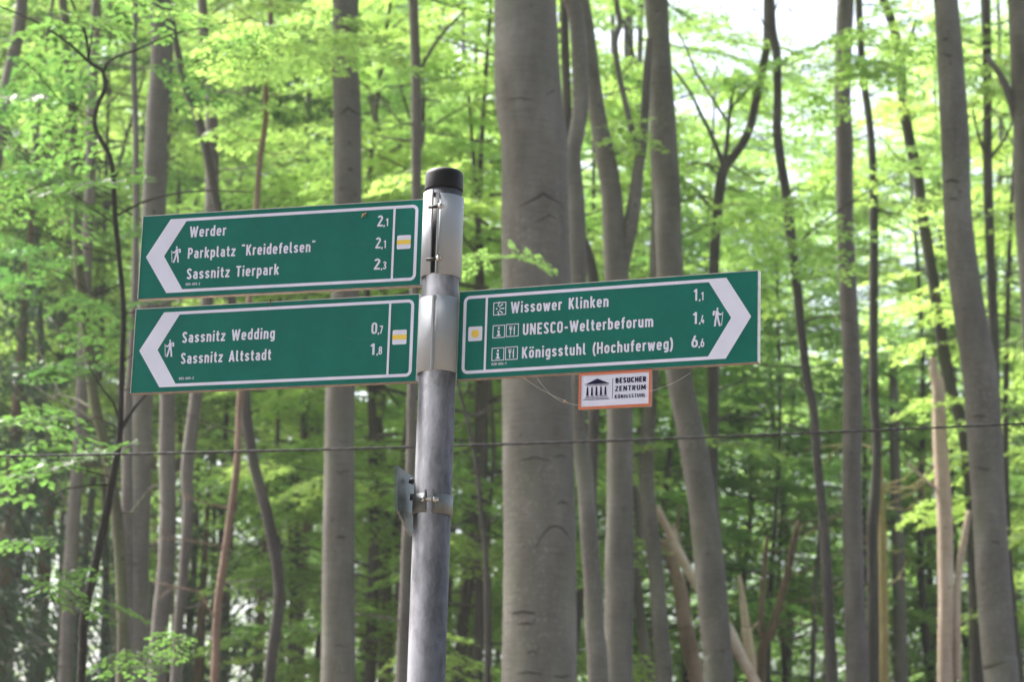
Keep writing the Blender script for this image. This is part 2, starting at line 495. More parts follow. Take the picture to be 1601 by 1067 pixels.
def ribbon_part(pts, hw):
    """quads of a constant width stroke with mitred joints"""
    P = [Vector((x, y)) for x, y in pts]
    Q = [P[0]]
    for p in P[1:]:
        if (p-Q[-1]).length > 1e-5: Q.append(p)
    P = Q
    closed = len(P) > 3 and (P[0]-P[-1]).length < 1e-4
    if closed: P = P[:-1]
    n = len(P); L = []; Rr = []
    for i in range(n):
        a = P[i-1] if (closed or i > 0) else None
        b = P[(i+1) % n] if (closed or i < n-1) else None
        d1 = (P[i]-a).normalized() if a is not None else None
        d2 = (b-P[i]).normalized() if b is not None else None
        if d1 is None: d1 = d2
        if d2 is None: d2 = d1
        n1 = Vector((-d1.y, d1.x)); n2 = Vector((-d2.y, d2.x))
        m = n1+n2
        if m.length < 1e-4: m = n1.copy()
        m.normalize()
        k = hw/max(0.5, m.dot(n1))
        L.append(P[i]+m*k); Rr.append(P[i]-m*k)
    out = []
    for i in range(n if closed else n-1):
        j = (i+1) % n
        out.append([tuple(L[i]), tuple(Rr[i]), tuple(Rr[j]), tuple(L[j])])
    return out

def flat(polys):
    """union of polygons as clean triangles in 2-D"""
    V = []; F = []
    for p in polys:
        a = sum(p[i][0]*p[(i+1)%len(p)][1]-p[(i+1)%len(p)][0]*p[i][1] for i in range(len(p)))
        if abs(a) < 1e-14: continue
        if a < 0: p = p[::-1]
        o = len(V); V += [Vector(q) for q in p]; F.append(list(range(o, o+len(p))))
    r = delaunay_2d_cdt(V, [], F, 0, 1e-7)
    vs, fs = r[0], [f for f, of in zip(r[2], r[5]) if of]
    return [(v.x, v.y) for v in vs], fs

def textpolys(s, hwid=HW, sp=.125):
    x = 0.0; out = []
    for ch in s:
        wd, strokes = GL[ch]
        for st in strokes:
            for q in ribbon(st, hwid): out.append([(a+x, b) for a, b in q])
        x += wd+sp
    return out, x-sp

# ------------------------------------------------------------------ the signpost
K = 60.0/76.0
PX, PD = -0.1506*K, 5.0661*K
HS = 0.1864*K
PR = 0.0300
def zpole(y, front=0.0):
    lo, hi = 0.0, 5.0
    for _ in range(50):
        m = (lo+hi)/2; v = Vector((PX, PD-front, m))-CAM
        if PH/2-FPX*v.dot(UP)/v.dot(FWD) > y: lo = m
        else: hi = m
    return lo
post = empty('signpost', (PX, PD, 0))
tag(post, 'round galvanised steel post with black cap carrying the green direction signs', 'signpost')
ztop = zpole(300)
MB().lathe([(PR*0.4, -0.2), (PR, -0.2), (PR, ztop), (PR*0.4, ztop)], 64).build('pole', GALV, post)
zc0, zc1 = zpole(291.5, PR), zpole(267.5, 0.0)
hcap = zc1-zc0
mb = MB().lathe([(PR+.0002, zc0+.002), (PR+.0012, zc0), (PR+.0017, zc0+.002), (PR+.0013, zc1-.010), (PR+.0004, zc1-.005), (PR-.003, zc1-.0015), (PR-.008, zc1), (0.0001, zc1+.0006)], 64)
mb.build('cap', CAPM, post)

class Sign:
    def __init__(s, name, label, cat, ang, z, st, L, H, side):
        s.side = side; s.H = H; s.st = st; s.L = L
        s.root = empty(name, (PX, PD, z-H), ang)
        tag(s.root, label, cat, None)
        s.inv = Matrix.Rotation(-ang, 3, 'Z'); s.org = Vector((PX, PD, z-H))
        s.x0, s.x1 = ((-st-L), -st) if side < 0 else (st, st+L)
        s.y = 0.0
    def uv(s, x, y):
        o = s.inv @ (CAM-s.org); d = s.inv @ ray(x, y)
        p = o+d*((s.y-o.y)/d.y)
        return p.x, p.z
    def sheet(s, name, polys, mat, lift=.0006, parent=None):
        v, f = flat(polys)
        m = MB().add([(a, s.y-lift, b) for a, b in v], [t for t in f])
        return m.build(name, mat, parent or s.root)
    def text(s, name, txt, a, b, cap, mat, wt=.086, sp=.15, lift=.0006):
        (ux, uz), (vx, vz) = s.uv(*a), s.uv(*b)
        ch = s.uv(a[0], a[1]-cap)[1]-uz
        pol, wd = textpolys(txt, wt, sp)
        kx = (vx-ux)/wd; z = (uz+vz)/2
        return s.sheet(name, [[(ux+p[0]*kx, z+p[1]*ch) for p in q] for q in pol], mat, lift)
    def rect(s, x0, y0, x1, y1):
        (a, b), (c, d) = s.uv(x0, (y0+y1)/2), s.uv(x1, (y0+y1)/2)
        xm = (x0+x1)/2
        return a, s.uv(xm, y1)[1], c, s.uv(xm, y0)[1]

def rrect(x0, z0, x1, z1, r, n=6):
    return (arc(x1-r, z1-r, r, r, 0, 90, n)+arc(x0+r, z1-r, r, r, 90, 180, n)+arc(x0+r, z0+r, r, r, 180, 270, n)+arc(x1-r, z0+r, r, r, 270, 360, n))
def disc(cx, cz, r, n=28):
    return [(cx+r*math.cos(2*math.pi*i/n), cz+r*math.sin(2*math.pi*i/n)) for i in range(n)]

T = 0.012
def panel(s):
    lip = .0011
    MB().box((s.x0+lip, 0, lip), (s.x1-lip, T-.002, s.H-lip)).build('panel', GREEN, s.root)
    m = MB()
    a, b, Hh = s.x0, s.x1, s.H
    m.box((a, -.0008, Hh-lip), (b, T, Hh))
    m.box((a, -.0008, lip), (a+lip, T, Hh-lip))
    m.box((b-lip, -.0008, lip), (b, T, Hh-lip))
    m.build('edge_rim', RIM, s.root)
    MB().box((a, -.0004, 0), (b, T, lip)).build('lower_edge', UNDER, s.root)

def border(s, ot, tip, it, itip, bw=.0052, mg=.0088, rad=.008):
    """white frame line with the arrow head at the outer end; ot, tip... are photo points"""
    zt, zb = s.H-mg, mg; zm = s.H/2
    xo, xt, xi, xit = s.uv(*ot)[0], s.uv(*tip)[0], s.uv(*it)[0], s.uv(*itip)[0]
    xr = s.x1-mg-bw/2 if s.side < 0 else s.x0+mg+bw/2
    sg = -s.side
    pol = [[(xo, zt), (xt, zm), (xit, zm), (xi, zt)], [(xt, zm), (xo, zb), (xi, zb), (xit, zm)]]
    hb = bw/2
    if sg > 0:
        path = [(xo, zt-hb)]+arc(xr-rad, zt-hb-rad, rad, rad, 90, 0)+arc(xr-rad, zb+hb+rad, rad, rad, 0, -90)+[(xo, zb+hb)]
    else:
        path = [(xo, zt-hb)]+arc(xr+rad, zt-hb-rad, rad, rad, 90, 180)+arc(xr+rad, zb+hb+rad, rad, rad, 180, 270)+[(xo, zb+hb)]
    ends = ribbon(path, hb)
    # trim the square ends of the line so that they stay inside the arrow head
    s.sheet('arrow_border', pol+[[((xo+(xi-xo)*.5 if abs(q[0]-xo) < 1e-6 else q[0]), q[1]) for q in p] for p in ends], WHITE)

def divider(s, a, b):
    x = (s.uv(*a)[0]+s.uv(*b)[0])/2
    mg = .0088+.0026
    s.sheet('divider', [[(x-.0019, mg), (x+.0019, mg), (x+.0019, s.H-mg), (x-.0019, s.H-mg)]], WHITE, .0009)

def waymark(s, r, dot=None):
    x0, z0, x1, z1 = s.rect(*r)
    w = s.sheet('waymark', [rrect(x0, z0, x1, z1, .0025)], WHITE)
    if dot:
        cx, cz = (x0+x1)/2, (z0+z1)/2
        s.sheet('yellow_dot', [disc(cx, cz, .0068)], YELLOW, .0010, w)
    else:
        zz = z1-z0
        s.sheet('yellow_stripe', [[(x0, z0+zz*.35), (x1, z0+zz*.35), (x1, z0+zz*.66), (x0, z0+zz*.66)]], YELLOW, .0010, w)

def hiker(s, r, face):
    x0, z0, x1, z1 = s.rect(*r)
    W_, H_ = x1-x0, z1-z0
    pol = [disc(.52, .91, .075, 16)]
    pol += ribbon([(.58,.80),(.55,.48)], .12)
    pol += [[(.44,.82),(.66,.82),(.70,.45),(.42,.45)]]
    pol += ribbon([(.50,.50),(.42,.25),(.30,.0)], .075)+ribbon([(.60,.50),(.68,.28),(.72,.0)], .075)
    pol += ribbon([(.52,.76),(.33,.60),(.14,.63)], .045)
    pol += ribbon([(.06,.74),(.16,.01)], .028)
    pol += [[(.72,.84),(.90,.80),(.93,.58),(.76,.56)]]
    pol += ribbon([(.24,.02),(.38,.02)], .03)+ribbon([(.64,.02),(.80,.02)], .03)
    f = (lambda x: x) if face < 0 else (lambda x: 1-x)
    s.sheet('hiker_symbol', [[(x0+f(a)*W_, z0+b*H_) for a, b in p] for p in pol], WHITE)

def icon(s, r, kind):
    x0, z0, x1, z1 = s.rect(*r)
    W_, H_ = x1-x0, z1-z0
    fr = ribbon([(.0,.0),(1,.0),(1,1),(0,1),(0,0)], .032)
    if kind == 'info':
        pol = [[(.42,.70),(.58,.70),(.58,.86),(.42,.86)], [(.36,.50),(.58,.50),(.58,.60),(.36,.60)], [(.42,.14),(.58,.14),(.58,.56),(.42,.56)], [(.33,.12),(.67,.12),(.67,.22),(.33,.22)]]
        nm = 'information_symbol'
    elif kind == 'food':
        pol = [[(x-.025,.62),(x+.025,.62),(x+.025,.86),(x-.025,.86)] for x in (.27,.36,.45)]
        pol += [[(.245,.56),(.475,.56),(.475,.65),(.245,.65)], [(.315,.12),(.405,.12),(.405,.6),(.315,.6)]]
        pol += [[(.62,.12),(.71,.12),(.71,.88),(.64,.82),(.60,.6),(.60,.45),(.62,.44)]]
        nm = 'restaurant_symbol'
    else:
        pol = []
        for an in (-72, -38, 0, 38, 72):
            c, n_ = math.cos(R(an)), math.sin(R(an))
            a, b, wa, wb = .20, .60, .03, .055
            pol.append([(.28+c*a-n_*wa*-1, .5+n_*a-c*wa), (.28+c*b+n_*wb, .5+n_*b-c*wb), (.28+c*b-n_*wb, .5+n_*b+c*wb), (.28+c*a-n_*wa, .5+n_*a+c*wa)])
        pol += [disc(.24, .5, .07, 12)]
        nm = 'viewpoint_symbol'
    s.sheet(nm, [[(x0+a*W_, z0+b*H_) for a, b in p] for p in fr+pol], WHITE)

def distance(s, big, small, x0, x1, yb, cap, xs):
    (ax, az) = s.uv(x0, yb); bx = s.uv(x1, yb-.6)[0]; sx = s.uv(xs, yb)[0]
    ch = s.uv(x0, yb-cap)[1]-az
    g1, w1 = textpolys(big); g2, w2 = textpolys(small); gc, wc = textpolys(',')
    pol = []
    cw = (bx-ax)
    bw_ = cw*.50 if big != '1' else cw*.36
    sw_ = cw*.29 if small != '1' else cw*.22
    pol += [[(ax+(0 if big != '1' else cw*.06)+p[0]/w1*bw_, az+p[1]*ch) for p in q] for q in g1]
    pol += [[(ax+cw*.575+p[0]*ch*.75, az+p[1]*ch*.75) for p in q] for q in gc]
    pol += [[(bx-sw_+p[0]/w2*sw_, az+p[1]*ch*.70) for p in q] for q in g2]
    s.sheet('distance_figure', pol, WHITE)

# upper left sign
sA = Sign('direction_sign', 'upper green arrow sign pointing left, listing Werder, Parkplatz "Kreidefelsen" and Sassnitz Tierpark', 'direction sign', -0.3014, CAMZ+1.5192*K, .0432*K, .6402*K, HS, -1)
panel(sA)
border(sA, (267.3,342.8), (228.5,401.1), (294.4,346.3), (256.8,400))
divider(sA, (617.3,326), (613,433.3))
waymark(sA, (620.9,368,642.4,389.6))
hiker(sA, (267.3,384.8,284,410.5), -1)
sA.text('lettering', 'Werder', (296.7,371.6), (353.4,368.0), 16.8, WHITE)
sA.text('lettering', 'Parkplatz "Kreidefelsen"', (293.6,404.9), (492.5,393.8), 16.8, WHITE)
sA.text('lettering', 'Sassnitz Tierpark', (291.8,437.0), (435.8,429.8), 16.8, WHITE)
sA.text('serial_number', '005-005-2', (290.6,447), (313,445.8), 4.0, WHITE, .07)
distance(sA, '2', '1', 590, 607.2, 354.6, 17.4, 0)
distance(sA, '2', '1', 587, 603.6, 389.0, 17.4, 0)
distance(sA, '2', '3', 584.7, 604.0, 422.2, 17.4, 0)
# lower left sign
sB = Sign('direction_sign', 'lower green arrow sign pointing left, listing Sassnitz Wedding and Sassnitz Altstadt', 'direction sign', -0.3173, CAMZ+1.3153*K, .0446*K, .6467*K, HS, -1)
panel(sB)
border(sB, (256.8,488.3), (218,547.6), (283.9,491.5), (246.6,547.1))
divider(sB, (610.3,473.4), (606.3,583))
waymark(sB, (613.8,516.2,635.9,539))
hiker(sB, (256.8,531,273.7,558.1), -1)
sB.text('lettering', 'Sassnitz Wedding', (284.8,536.9), (429.6,529.6), 17.2, WHITE)
sB.text('lettering', 'Sassnitz Altstadt', (282.6,569.7), (423.7,563.2), 17.2, WHITE)
sB.text('serial_number', '005-005-2', (280,594.6), (303,593.4), 4.0, WHITE, .07)
distance(sB, '0', '7', 580.6, 598.6, 522.9, 18.0, 0)
distance(sB, '1', '8', 578.0, 597.4, 555.6, 18.0, 0)
# right sign
sC = Sign('direction_sign', 'green arrow sign pointing right, listing Wissower Klinken, UNESCO-Welterbeforum and Königsstuhl', 'direction sign', -0.3810, CAMZ+1.3146*K, .0425*K, .6367*K, HS, 1)
panel(sC)
border(sC, (1135.9,434), (1174.7,492.8), (1105.4,441.7), (1143.4,494.6))
divider(sC, (761.8,466.3), (757.9,576.8))
waymark(sC, (732.3,511,754.2,533.7), True)
icon(sC, (772.1,473.5,791,492.4), 'view')
icon(sC, (771,509.3,789,528.2), 'info'); icon(sC, (791.8,507.3,810.7,526.2), 'food')
icon(sC, (769.4,544.7,787.9,563.8), 'info'); icon(sC, (790.6,543,809.2,562.4), 'food')
hiker(sC, (1112.8,480.7,1131.5,510.1), 1)
sC.text('lettering', 'Wissower Klinken', (798.9,490.4), (951.4,479.8), 17.8, WHITE)
sC.text('lettering', 'UNESCO-Welterbeforum', (817.6,524.6), (1021.3,511.3), 17.8, WHITE)
sC.text('lettering', 'Königsstuhl (Hochuferweg)', (816.2,560.4), (1052.3,547.2), 17.8, WHITE)
sC.text('serial_number', '020-004-1', (768.7,572), (791.8,570.7), 4.2, WHITE, .07)
distance(sC, '1', '1', 1083.8, 1100.3, 470.8, 18.5, 0)
distance(sC, '1', '4', 1082.6, 1101.2, 507.2, 18.5, 0)
distance(sC, '6', '6', 1081.2, 1101.2, 544.1, 18.5, 0)

# sleeves that clamp the signs to the pole (parts of the signs)
def bolt(mbb, x, y, z, L, r=.0042):
    mbb.tube([(x, y, z), (x+L, y, z)], [r, r], 6)
def local(s, y, front):
    return zpole(y, front)-s.org.z
za1, za0 = local(sA, 296, .033), local(sA, 427.5, .034)
g = R(7.5)
MB().shell(.0312, .0333, za0, za1+.001, R(90), R(270)-R(12.5)).box((-.0086, -.0342, za0), (-.0072, -.0308, za1)).build('clamp_sleeve', SLEEVE, sA.root)
MB().shell(.0312, .0333, za0, za1-.006, R(270)+g, R(450)).box((.0022, -.0372, za0), (.0042, -.0312, za1-.006)).build('clamp_sleeve', SLEEVE, sA.root)
MB().shell(.0301, .0316, za0+.002, za1-.004, R(270)-R(15), R(270)+R(5), 8).build('gap_shade_strip', CAPM, sA.root)  # black strip added to stand in for the shade inside the gap
for yy in (322, 404):
    zz = local(sA, yy, .036)
    b_ = MB(); bolt(b_, .0045, -.0355, zz, .0050, .0050); bolt(b_, .0095, -.0355, zz, .003, .0032)
    bo = b_.build('bolt', BOLT, sA.root)
    b_ = MB(); bolt(b_, -.0135, -.0355, zz-.001, .0175, .0027)
    b_.build('bolt_thread', DARKM, bo)
zb1, zb0 = local(sB, 462, .033), local(sB, 579, .034)
MB().shell(.0312, .0335, zb0, zb1, R(90), R(270)+R(1)).box((.0000, -.0362, zb0), (.0026, -.0316, zb1)).build('clamp_sleeve', SLEEVE, sB.root)
zc1_, zc0_ = local(sC, 461, .033), local(sC, 577.5, .034)
MB().shell(.0310, .0328, zc0_, zc1_, R(270)+R(10.5), R(449)).box((.0050, -.0345, zc0_), (.0068, -.0316, zc1_)).build('clamp_sleeve', SLEEVE, sC.root)

# dirt speck on the upper sign
ux, uz = sA.uv(569, 336)
MB().tube([(ux-.004, -.0012, uz-.005), (ux, -.003, uz), (ux+.004, -.0015, uz+.003), (ux+.002, -.0012, uz-.004)], [.0006, .0016, .0013, .0005], 6).build('dirt_speck', SCRAP, sA.root)
ux, uz = sB.uv(423, 474)
MB().tube([(ux, -.0012, uz-.006), (ux+.0005, -.002, uz+.006)], [.0005, .0011], 6).build('dirt_speck', BROWN, sB.root)

# small hanging sign
sD = Sign('visitor_centre_sign', 'small white sign with orange edge and blue temple logo under the right green sign', 'sign', -0.3810, 1.0, .2, .1, .05, 1)
zbot = sC.org.z
xl, zl = sC.uv(904.3, 640); xr_, zr = sC.uv(1017.6, 633.5)
hD = -(zl+zr)/2
sD.root.location = (PX, PD, zbot-hD-.0012); sD.org = Vector(sD.root.location); sD.H = hD; sD.x0, sD.x1 = xl, xr_
MB().box((xl, .0015, 0), (xr_, .007, hD)).build('backing', UNDER, sD.root)
fw = .0037
m_ = MB()
m_.box((xl, -.001, hD-fw), (xr_, .0015, hD)); m_.box((xl, -.001, 0), (xr_, .0015, fw))
m_.box((xl, -.001, fw), (xl+fw, .0015, hD-fw)); m_.box((xr_-fw, -.001, fw), (xr_, .0015, hD-fw))
m_.build('frame', ORANGE, sD.root)
MB().box((xl+fw, 0, fw), (xr_-fw, .0015, hD-fw)).build('panel', WHITE, sD.root)
def d7(x, y): return sD.uv(880+x/10.006, 560+y/10.006)
def quad7(*p): return [d7(*q) for q in p]
lg = [quad7((365,411),(540,325),(718,392))]
lg += [quad7((338,412),(728,394),(728,402),(338,420)), quad7((355,433),(715,417),(715,424),(355,440))]
for k in range(5):
    cx = 386+k*70.5; dy = -k*3.4
    lg.append(quad7((cx-19,596+dy),(cx-10,460+dy),(cx+10,459+dy),(cx+17,595+dy)))
lg += [quad7((352,606),(697,592),(697,600),(352,614)), quad7((335,632),(716,617),(716,625),(335,640)), quad7((318,656),(732,638),(732,646),(318,664))]
sD.sheet('temple_logo', lg, NAVY)
sD.sheet('rule', [quad7((778,322),(786,321),(779,638),(771,639))], NAVY)
def t7(txt, a, b, cap, wt):
    f = lambda q: (880+q[0]/10.006, 560+q[1]/10.006)
    sD.text('lettering', txt, f(a), f(b), cap/10.006, NAVY, wt, .17)
t7('BESUCHER', (828,392), (1302,374), 80, .115)
t7('ZENTRUM', (820,522), (1296,500), 80, .09)
t7('KÖNIGSSTUHL', (813,636), (1292,612), 58, .085)

# cobweb strands under the right sign
cw = empty('cobweb', at(884, 626, PD-.02))
tag(cw, 'thin cobweb strands with a dry leaf scrap hanging below the right green sign', 'cobweb')
off = Vector(cw.location)
m_ = MB()
def thr(a, b, d=PD-.05, sag=.004):
    A_, B_ = at(*a, d), at(*b, d)
    m_ = MB(); m_.tube([A_.lerp(B_, t_)-Vector((0, 0, sag*4*t_*(1-t_))) for t_ in np.linspace(0, 1, 7)], [.00022]*7, 4); m_.build('strand', WEB, cw, off)
thr((815,588), (884,627)); thr((884,629), (906,634), sag=.001); thr((1016,612), (1080,583), PD-.15); thr((840,592), (882,630), sag=.006)
m_ = MB()
p0 = at(883, 629, PD-.05); e = mpp(883, 629, PD-.05)
m_.tube([p0+Vector((-3*e, 0, -1*e)), p0+Vector((0, 0, 2*e)), p0+Vector((3*e, 0, -1*e)), p0+Vector((5*e, 0, -2*e))], [.0006, .0016, .0013, .0005], 6)
m_.build('leaf_scrap', SCRAP, cw, off)

# lower bracket on the pole
zb_ = zpole(787, .033)
br = empty('pole_bracket', (PX, PD, zb_), R(-8))
tag(br, 'bent grey metal plate on a bolted steel band round the lower pole', 'bracket')
zt_, zl_ = zpole(771, .033)-zb_, zpole(801, .034)-zb_
MB().shell(.0301, .0322, zl_, zt_, R(100), R(270)-R(8)).box((-.0068, -.0400, zl_+.004), (-.0046, -.0315, zt_+.004)).build('clamp_band', STEEL, br)
MB().shell(.0301, .0322, zl_-.001, zt_, R(270)+R(8), R(440)).box((.0046, -.0400, zl_+.001), (.0068, -.0315, zt_+.005)).build('clamp_band', STEEL, br)
m_ = MB(); zz = (zl_+zt_)/2+.004
m_.tube([(-.0145, -.0365, zz), (.0155, -.0365, zz)], [.0028, .0028], 10)
m_.tube([(.0069, -.0365, zz), (.0115, -.0365, zz)], [.0052, .0052], 6)
m_.tube([(-.0118, -.0365, zz), (-.0069, -.0365, zz)], [.0052, .0052], 6)
m_.build('bolt', BOLT, br)
# plate seen at a grazing angle, left of the pole
Pc = [(621.5,728,-.055), (621.5,797,-.055), (643.5,839,.05), (650,806,.05), (650,748,.05), (632,737,-.01)]
loc = [Matrix.Rotation(R(8), 3, 'Z') @ (at(x, y, PD+dy)-Vector(br.location)) for x, y, dy in Pc]
nrm = (loc[1]-loc[0]).cross(loc[4]-loc[0]).normalized()
if nrm.x > 0: nrm = -nrm
m_ = MB(); n_ = len(loc)
m_.add(loc+[p+nrm*.004 for p in loc], [tuple(range(n_)), tuple(range(2*n_-1, n_-1, -1))]+[(i, (i+1) % n_, n_+(i+1) % n_, n_+i) for i in range(n_)])
m_.build('plate', PLATEM, br)
m_ = MB()
pA = Matrix.Rotation(R(8), 3, 'Z') @ (at(640, 752, PD)-Vector(br.location)); pB = Vector((-.0305, -.004, pA.z-.002))
m_.tube([pA, pB], [.0045, .0045], 8)
pA2 = Matrix.Rotation(R(8), 3, 'Z') @ (at(641, 778, PD)-Vector(br.location))
m_.tube([pA2, Vector((-.0305, -.004, pA2.z))], [.0055, .0055], 8)
m_.build('spacer_bolt', DARKM, br)

# cable across the picture
pts = []
DW = 8.0
for x in np.linspace(-1400, 3000, 500):
    y = 716.5-51.5*x/1601.0 + 6.0*((x-800)/800.0)**2*-1 + 4
    pts.append(at(x, y, DW))
m_ = MB()
for ph in (0, math.pi):
    m_.tube([p+Vector((0, .0012*math.cos(i*1.3+ph), .0012*math.sin(i*1.3+ph))) for i, p in enumerate(pts)], [.0032]*len(pts), 6)
tag(m_.build('cable', CABLE), 'thin black twisted cable stretched across the wood behind the post', 'cable')

# ------------------------------------------------------------------ leaves
def spray_template(seed, main=.75, leaf=.072, n_lat=9):
    """flat twig of a beech: leaf bases, axes, normals, lengths; x runs outward"""
    r = np.random.default_rng(seed)
    P, A, Nn, L = [], [], [], []
    def twig(o, ang, ln, lf):
        k = max(2, int(ln/(lf*.72)))
        for i in range(k):
            t = (i+.8)/k*ln
            for sgn in ((1, -1) if r.random() < .85 else (1,)):
                p = o+np.array([math.cos(ang), math.sin(ang), 0])*t
                a = ang+sgn*R(r.uniform(35, 65))
                P.append(p); A.append([math.cos(a), math.sin(a), r.normal(-.12, .16)])
                Nn.append([r.normal(0, .28), r.normal(0, .28), 1]); L.append(lf*r.uniform(.7, 1.2))
        p = o+np.array([math.cos(ang), math.sin(ang), 0])*ln
        P.append(p); A.append([math.cos(ang), math.sin(ang), -.15]); Nn.append([0, 0, 1]); L.append(lf)
    twig(np.zeros(3), 0, main, leaf)
    for i in range(n_lat):
        t = main*(.1+.8*i/n_lat)
        s_ = 1 if i % 2 else -1
        twig(np.array([t, 0, 0]), s_*R(r.uniform(35, 60)), main*(.62-.42*i/n_lat)*r.uniform(.7, 1.2), leaf)
    P = np.array(P); P[:, 2] -= .16*(P[:, 0]**2+.6*P[:, 1]**2)/main
    P[:, 2] += r.normal(0, .012, len(P))
    return P, np.array(A), np.array(Nn), np.array(L)

TEMPL = [spray_template(i) for i in range(6)]
TEMPL_BIG = [spray_template(20+i, 1.3, .11, 9) for i in range(4)]

def rotm(yaw, pitch, roll):
    return np.array(Matrix.Rotation(yaw, 3, 'Z') @ Matrix.Rotation(pitch, 3, 'Y') @ Matrix.Rotation(roll, 3, 'X'))

def leaves(sprays, templ, hexa=True, width=.60):
    """sprays: list of (pos, yaw, pitch, roll, scale, template) -> V, F of all leaves"""
    Ps, As, Ns, Ls = [], [], [], []
    for pos, yaw, pit, rol, sc, ti in sprays:
        P, A, Nn, L = templ[ti % len(templ)]
        Mx = rotm(yaw, pit, rol)
        Ps.append(P*sc @ Mx.T+np.asarray(pos)); As.append(A @ Mx.T); Ns.append(Nn @ Mx.T); Ls.append(L*min(sc, 1.25))
    P = np.concatenate(Ps); A = np.concatenate(As); Nn = np.concatenate(Ns); L = np.concatenate(Ls)[:, None]
    A /= np.linalg.norm(A, axis=1, keepdims=True)
    B = np.cross(Nn, A); B /= np.linalg.norm(B, axis=1, keepdims=True)
    C = np.cross(A, B)
    if hexa:
        prof = [(0, 0, 0), (.30, .5, .03), (.66, .40, .02), (1, 0, -.06), (.66, -.40, .02), (.30, -.5, .03)]
    else:
        prof = [(0, 0, 0), (.45, .5, .04), (1, 0, -.06), (.45, -.5, .04)]
    V = np.stack([P+A*(a*L)+B*(b*width*L)+C*(c*L) for a, b, c in prof], axis=1)
    k = len(prof)
    return V.reshape(-1, 3), np.arange(len(P)*k).reshape(-1, k)

def crown_sprays(r, height, rad, nbr, per, zlo=0.0, ntempl=6, sc=1.0, top=True):
    """layers of branches round a stem on the z axis; returns sprays and branch lines"""
    out, lines = [], []
    az = r.uniform(0, 6.28)
    for i in range(nbr):
        t = (i+r.uniform(0, 1))/nbr
        z = zlo+t*height
        az += 2.4+r.normal(0, .4)
        prof = math.sin(math.pi*(.12+.80*t))**.7
        ln = rad*prof*r.uniform(.55, 1.15)
        rise = r.uniform(-.05, .35)
        o = np.array([0, 0, z]); d = np.array([math.cos(az), math.sin(az), 0])
        end = o+d*ln+np.array([0, 0, rise*ln*.6])
        lines.append((o, o+d*ln*.5+np.array([0, 0, rise*ln*.45]), end, ln))
        for j in range(per):
            u = .30+.70*(j+r.uniform(0, .9))/per
            p = o+d*ln*u+np.array([0, 0, rise*ln*.6*(u*(1.4-.4*u))])
            sgn = 1 if j % 2 else -1
            out.append((p, az+sgn*r.uniform(.15, .95)*(1 if u < .93 else .3), r.uniform(-.02, .30), r.normal(0, .18), sc*r.uniform(.65, 1.15), int(r.integers(ntempl))))
    return out, lines

def branch_mesh(name, lines, mat, th=.012):
    m = MB()
    for a, b, c, ln in lines:
        r0 = th*(.4+.45*ln)
        m.tube([a, b, c], [r0, r0*.6, r0*.2], 4, False)
    me = bpy.data.meshes.new(name); me.from_pydata(m.v, [], m.f); me.polygons.foreach_set('use_smooth', m.sm); me.update(); me.materials.append(mat)
    return me

# crown meshes shared by the repeated trees
def crown_variant(seed, height, rad, nbr, per, mat, templ, sc=1.0, hexa=True):
    r = np.random.default_rng(seed)
    sp_, ln_ = crown_sprays(r, height, rad, nbr, per, 0.0, len(templ), sc)
    V, F = leaves(sp_, templ, hexa)
    return mesh_np('crown', V, F, mat), branch_mesh('branches', ln_, BARKD)
SMALL = [crown_variant(100+i, 6.0, 1.9, 26, 4, LEAF, TEMPL) for i in range(4)]
SMALLD = [crown_variant(130+i, 6.0, 1.8, 24, 4, LEAFD, TEMPL) for i in range(2)]
LARGE = [crown_variant(200+i, 11.0, 3.6, 34, 4, LEAF, TEMPL_BIG, 1.0, False) for i in range(3)]
CANOPY = [crown_variant(300+i, 8.0, 3.4, 14, 4, LEAF, TEMPL_BIG, 1.0, False) for i in range(2)]

# ------------------------------------------------------------------ trees
def smooth(pts, k=6):
    """Catmull-Rom through (Vector, radius)"""
    out = []
    n = len(pts)
    for i in range(n-1):
        p0, p1, p2, p3 = pts[max(i-1, 0)], pts[i], pts[i+1], pts[min(i+2, n-1)]
        for j in range(k):
            t = j/k
            f = lambda a, b, c, d: .5*((2*b)+(c-a)*t+(2*a-5*b+4*c-d)*t*t+(3*b-a-3*c+d)*t**3)
            v = Vector([f(p0[0][q], p1[0][q], p2[0][q], p3[0][q]) for q in range(3)])
            out.append((v, p1[1]+(p2[1]-p1[1])*t))
    out.append(pts[-1])
    return out

def stem(mb, pts, n=14, wobble=.05, seed=0):
    s_ = smooth(pts)
    r = np.random.default_rng(seed)
    ph = r.uniform(0, 6.28, 6)
    def wob(i, k):
        z = s_[i][0].z
        return 1+wobble*(.5*math.sin(z*2.1+ph[0])*math.sin(k*2*math.pi/n+ph[1])+.35*math.sin(z*5.3+ph[2]+2*k*2*math.pi/n)+.3*math.sin(z*9.7+ph[3]+k*2*math.pi/n))
    mb.tube([p for p, _ in s_], [q for _, q in s_], n, True, wob)

def imgpath(pts, d, d2=None):
    out = []
    for i, (x, y, wd) in enumerate(pts):
        dd = d if d2 is None else d+(d2-d)*i/(len(pts)-1)
        out.append((at(x, y, dd), wd/2*mpp(x, y, dd)))
    return out

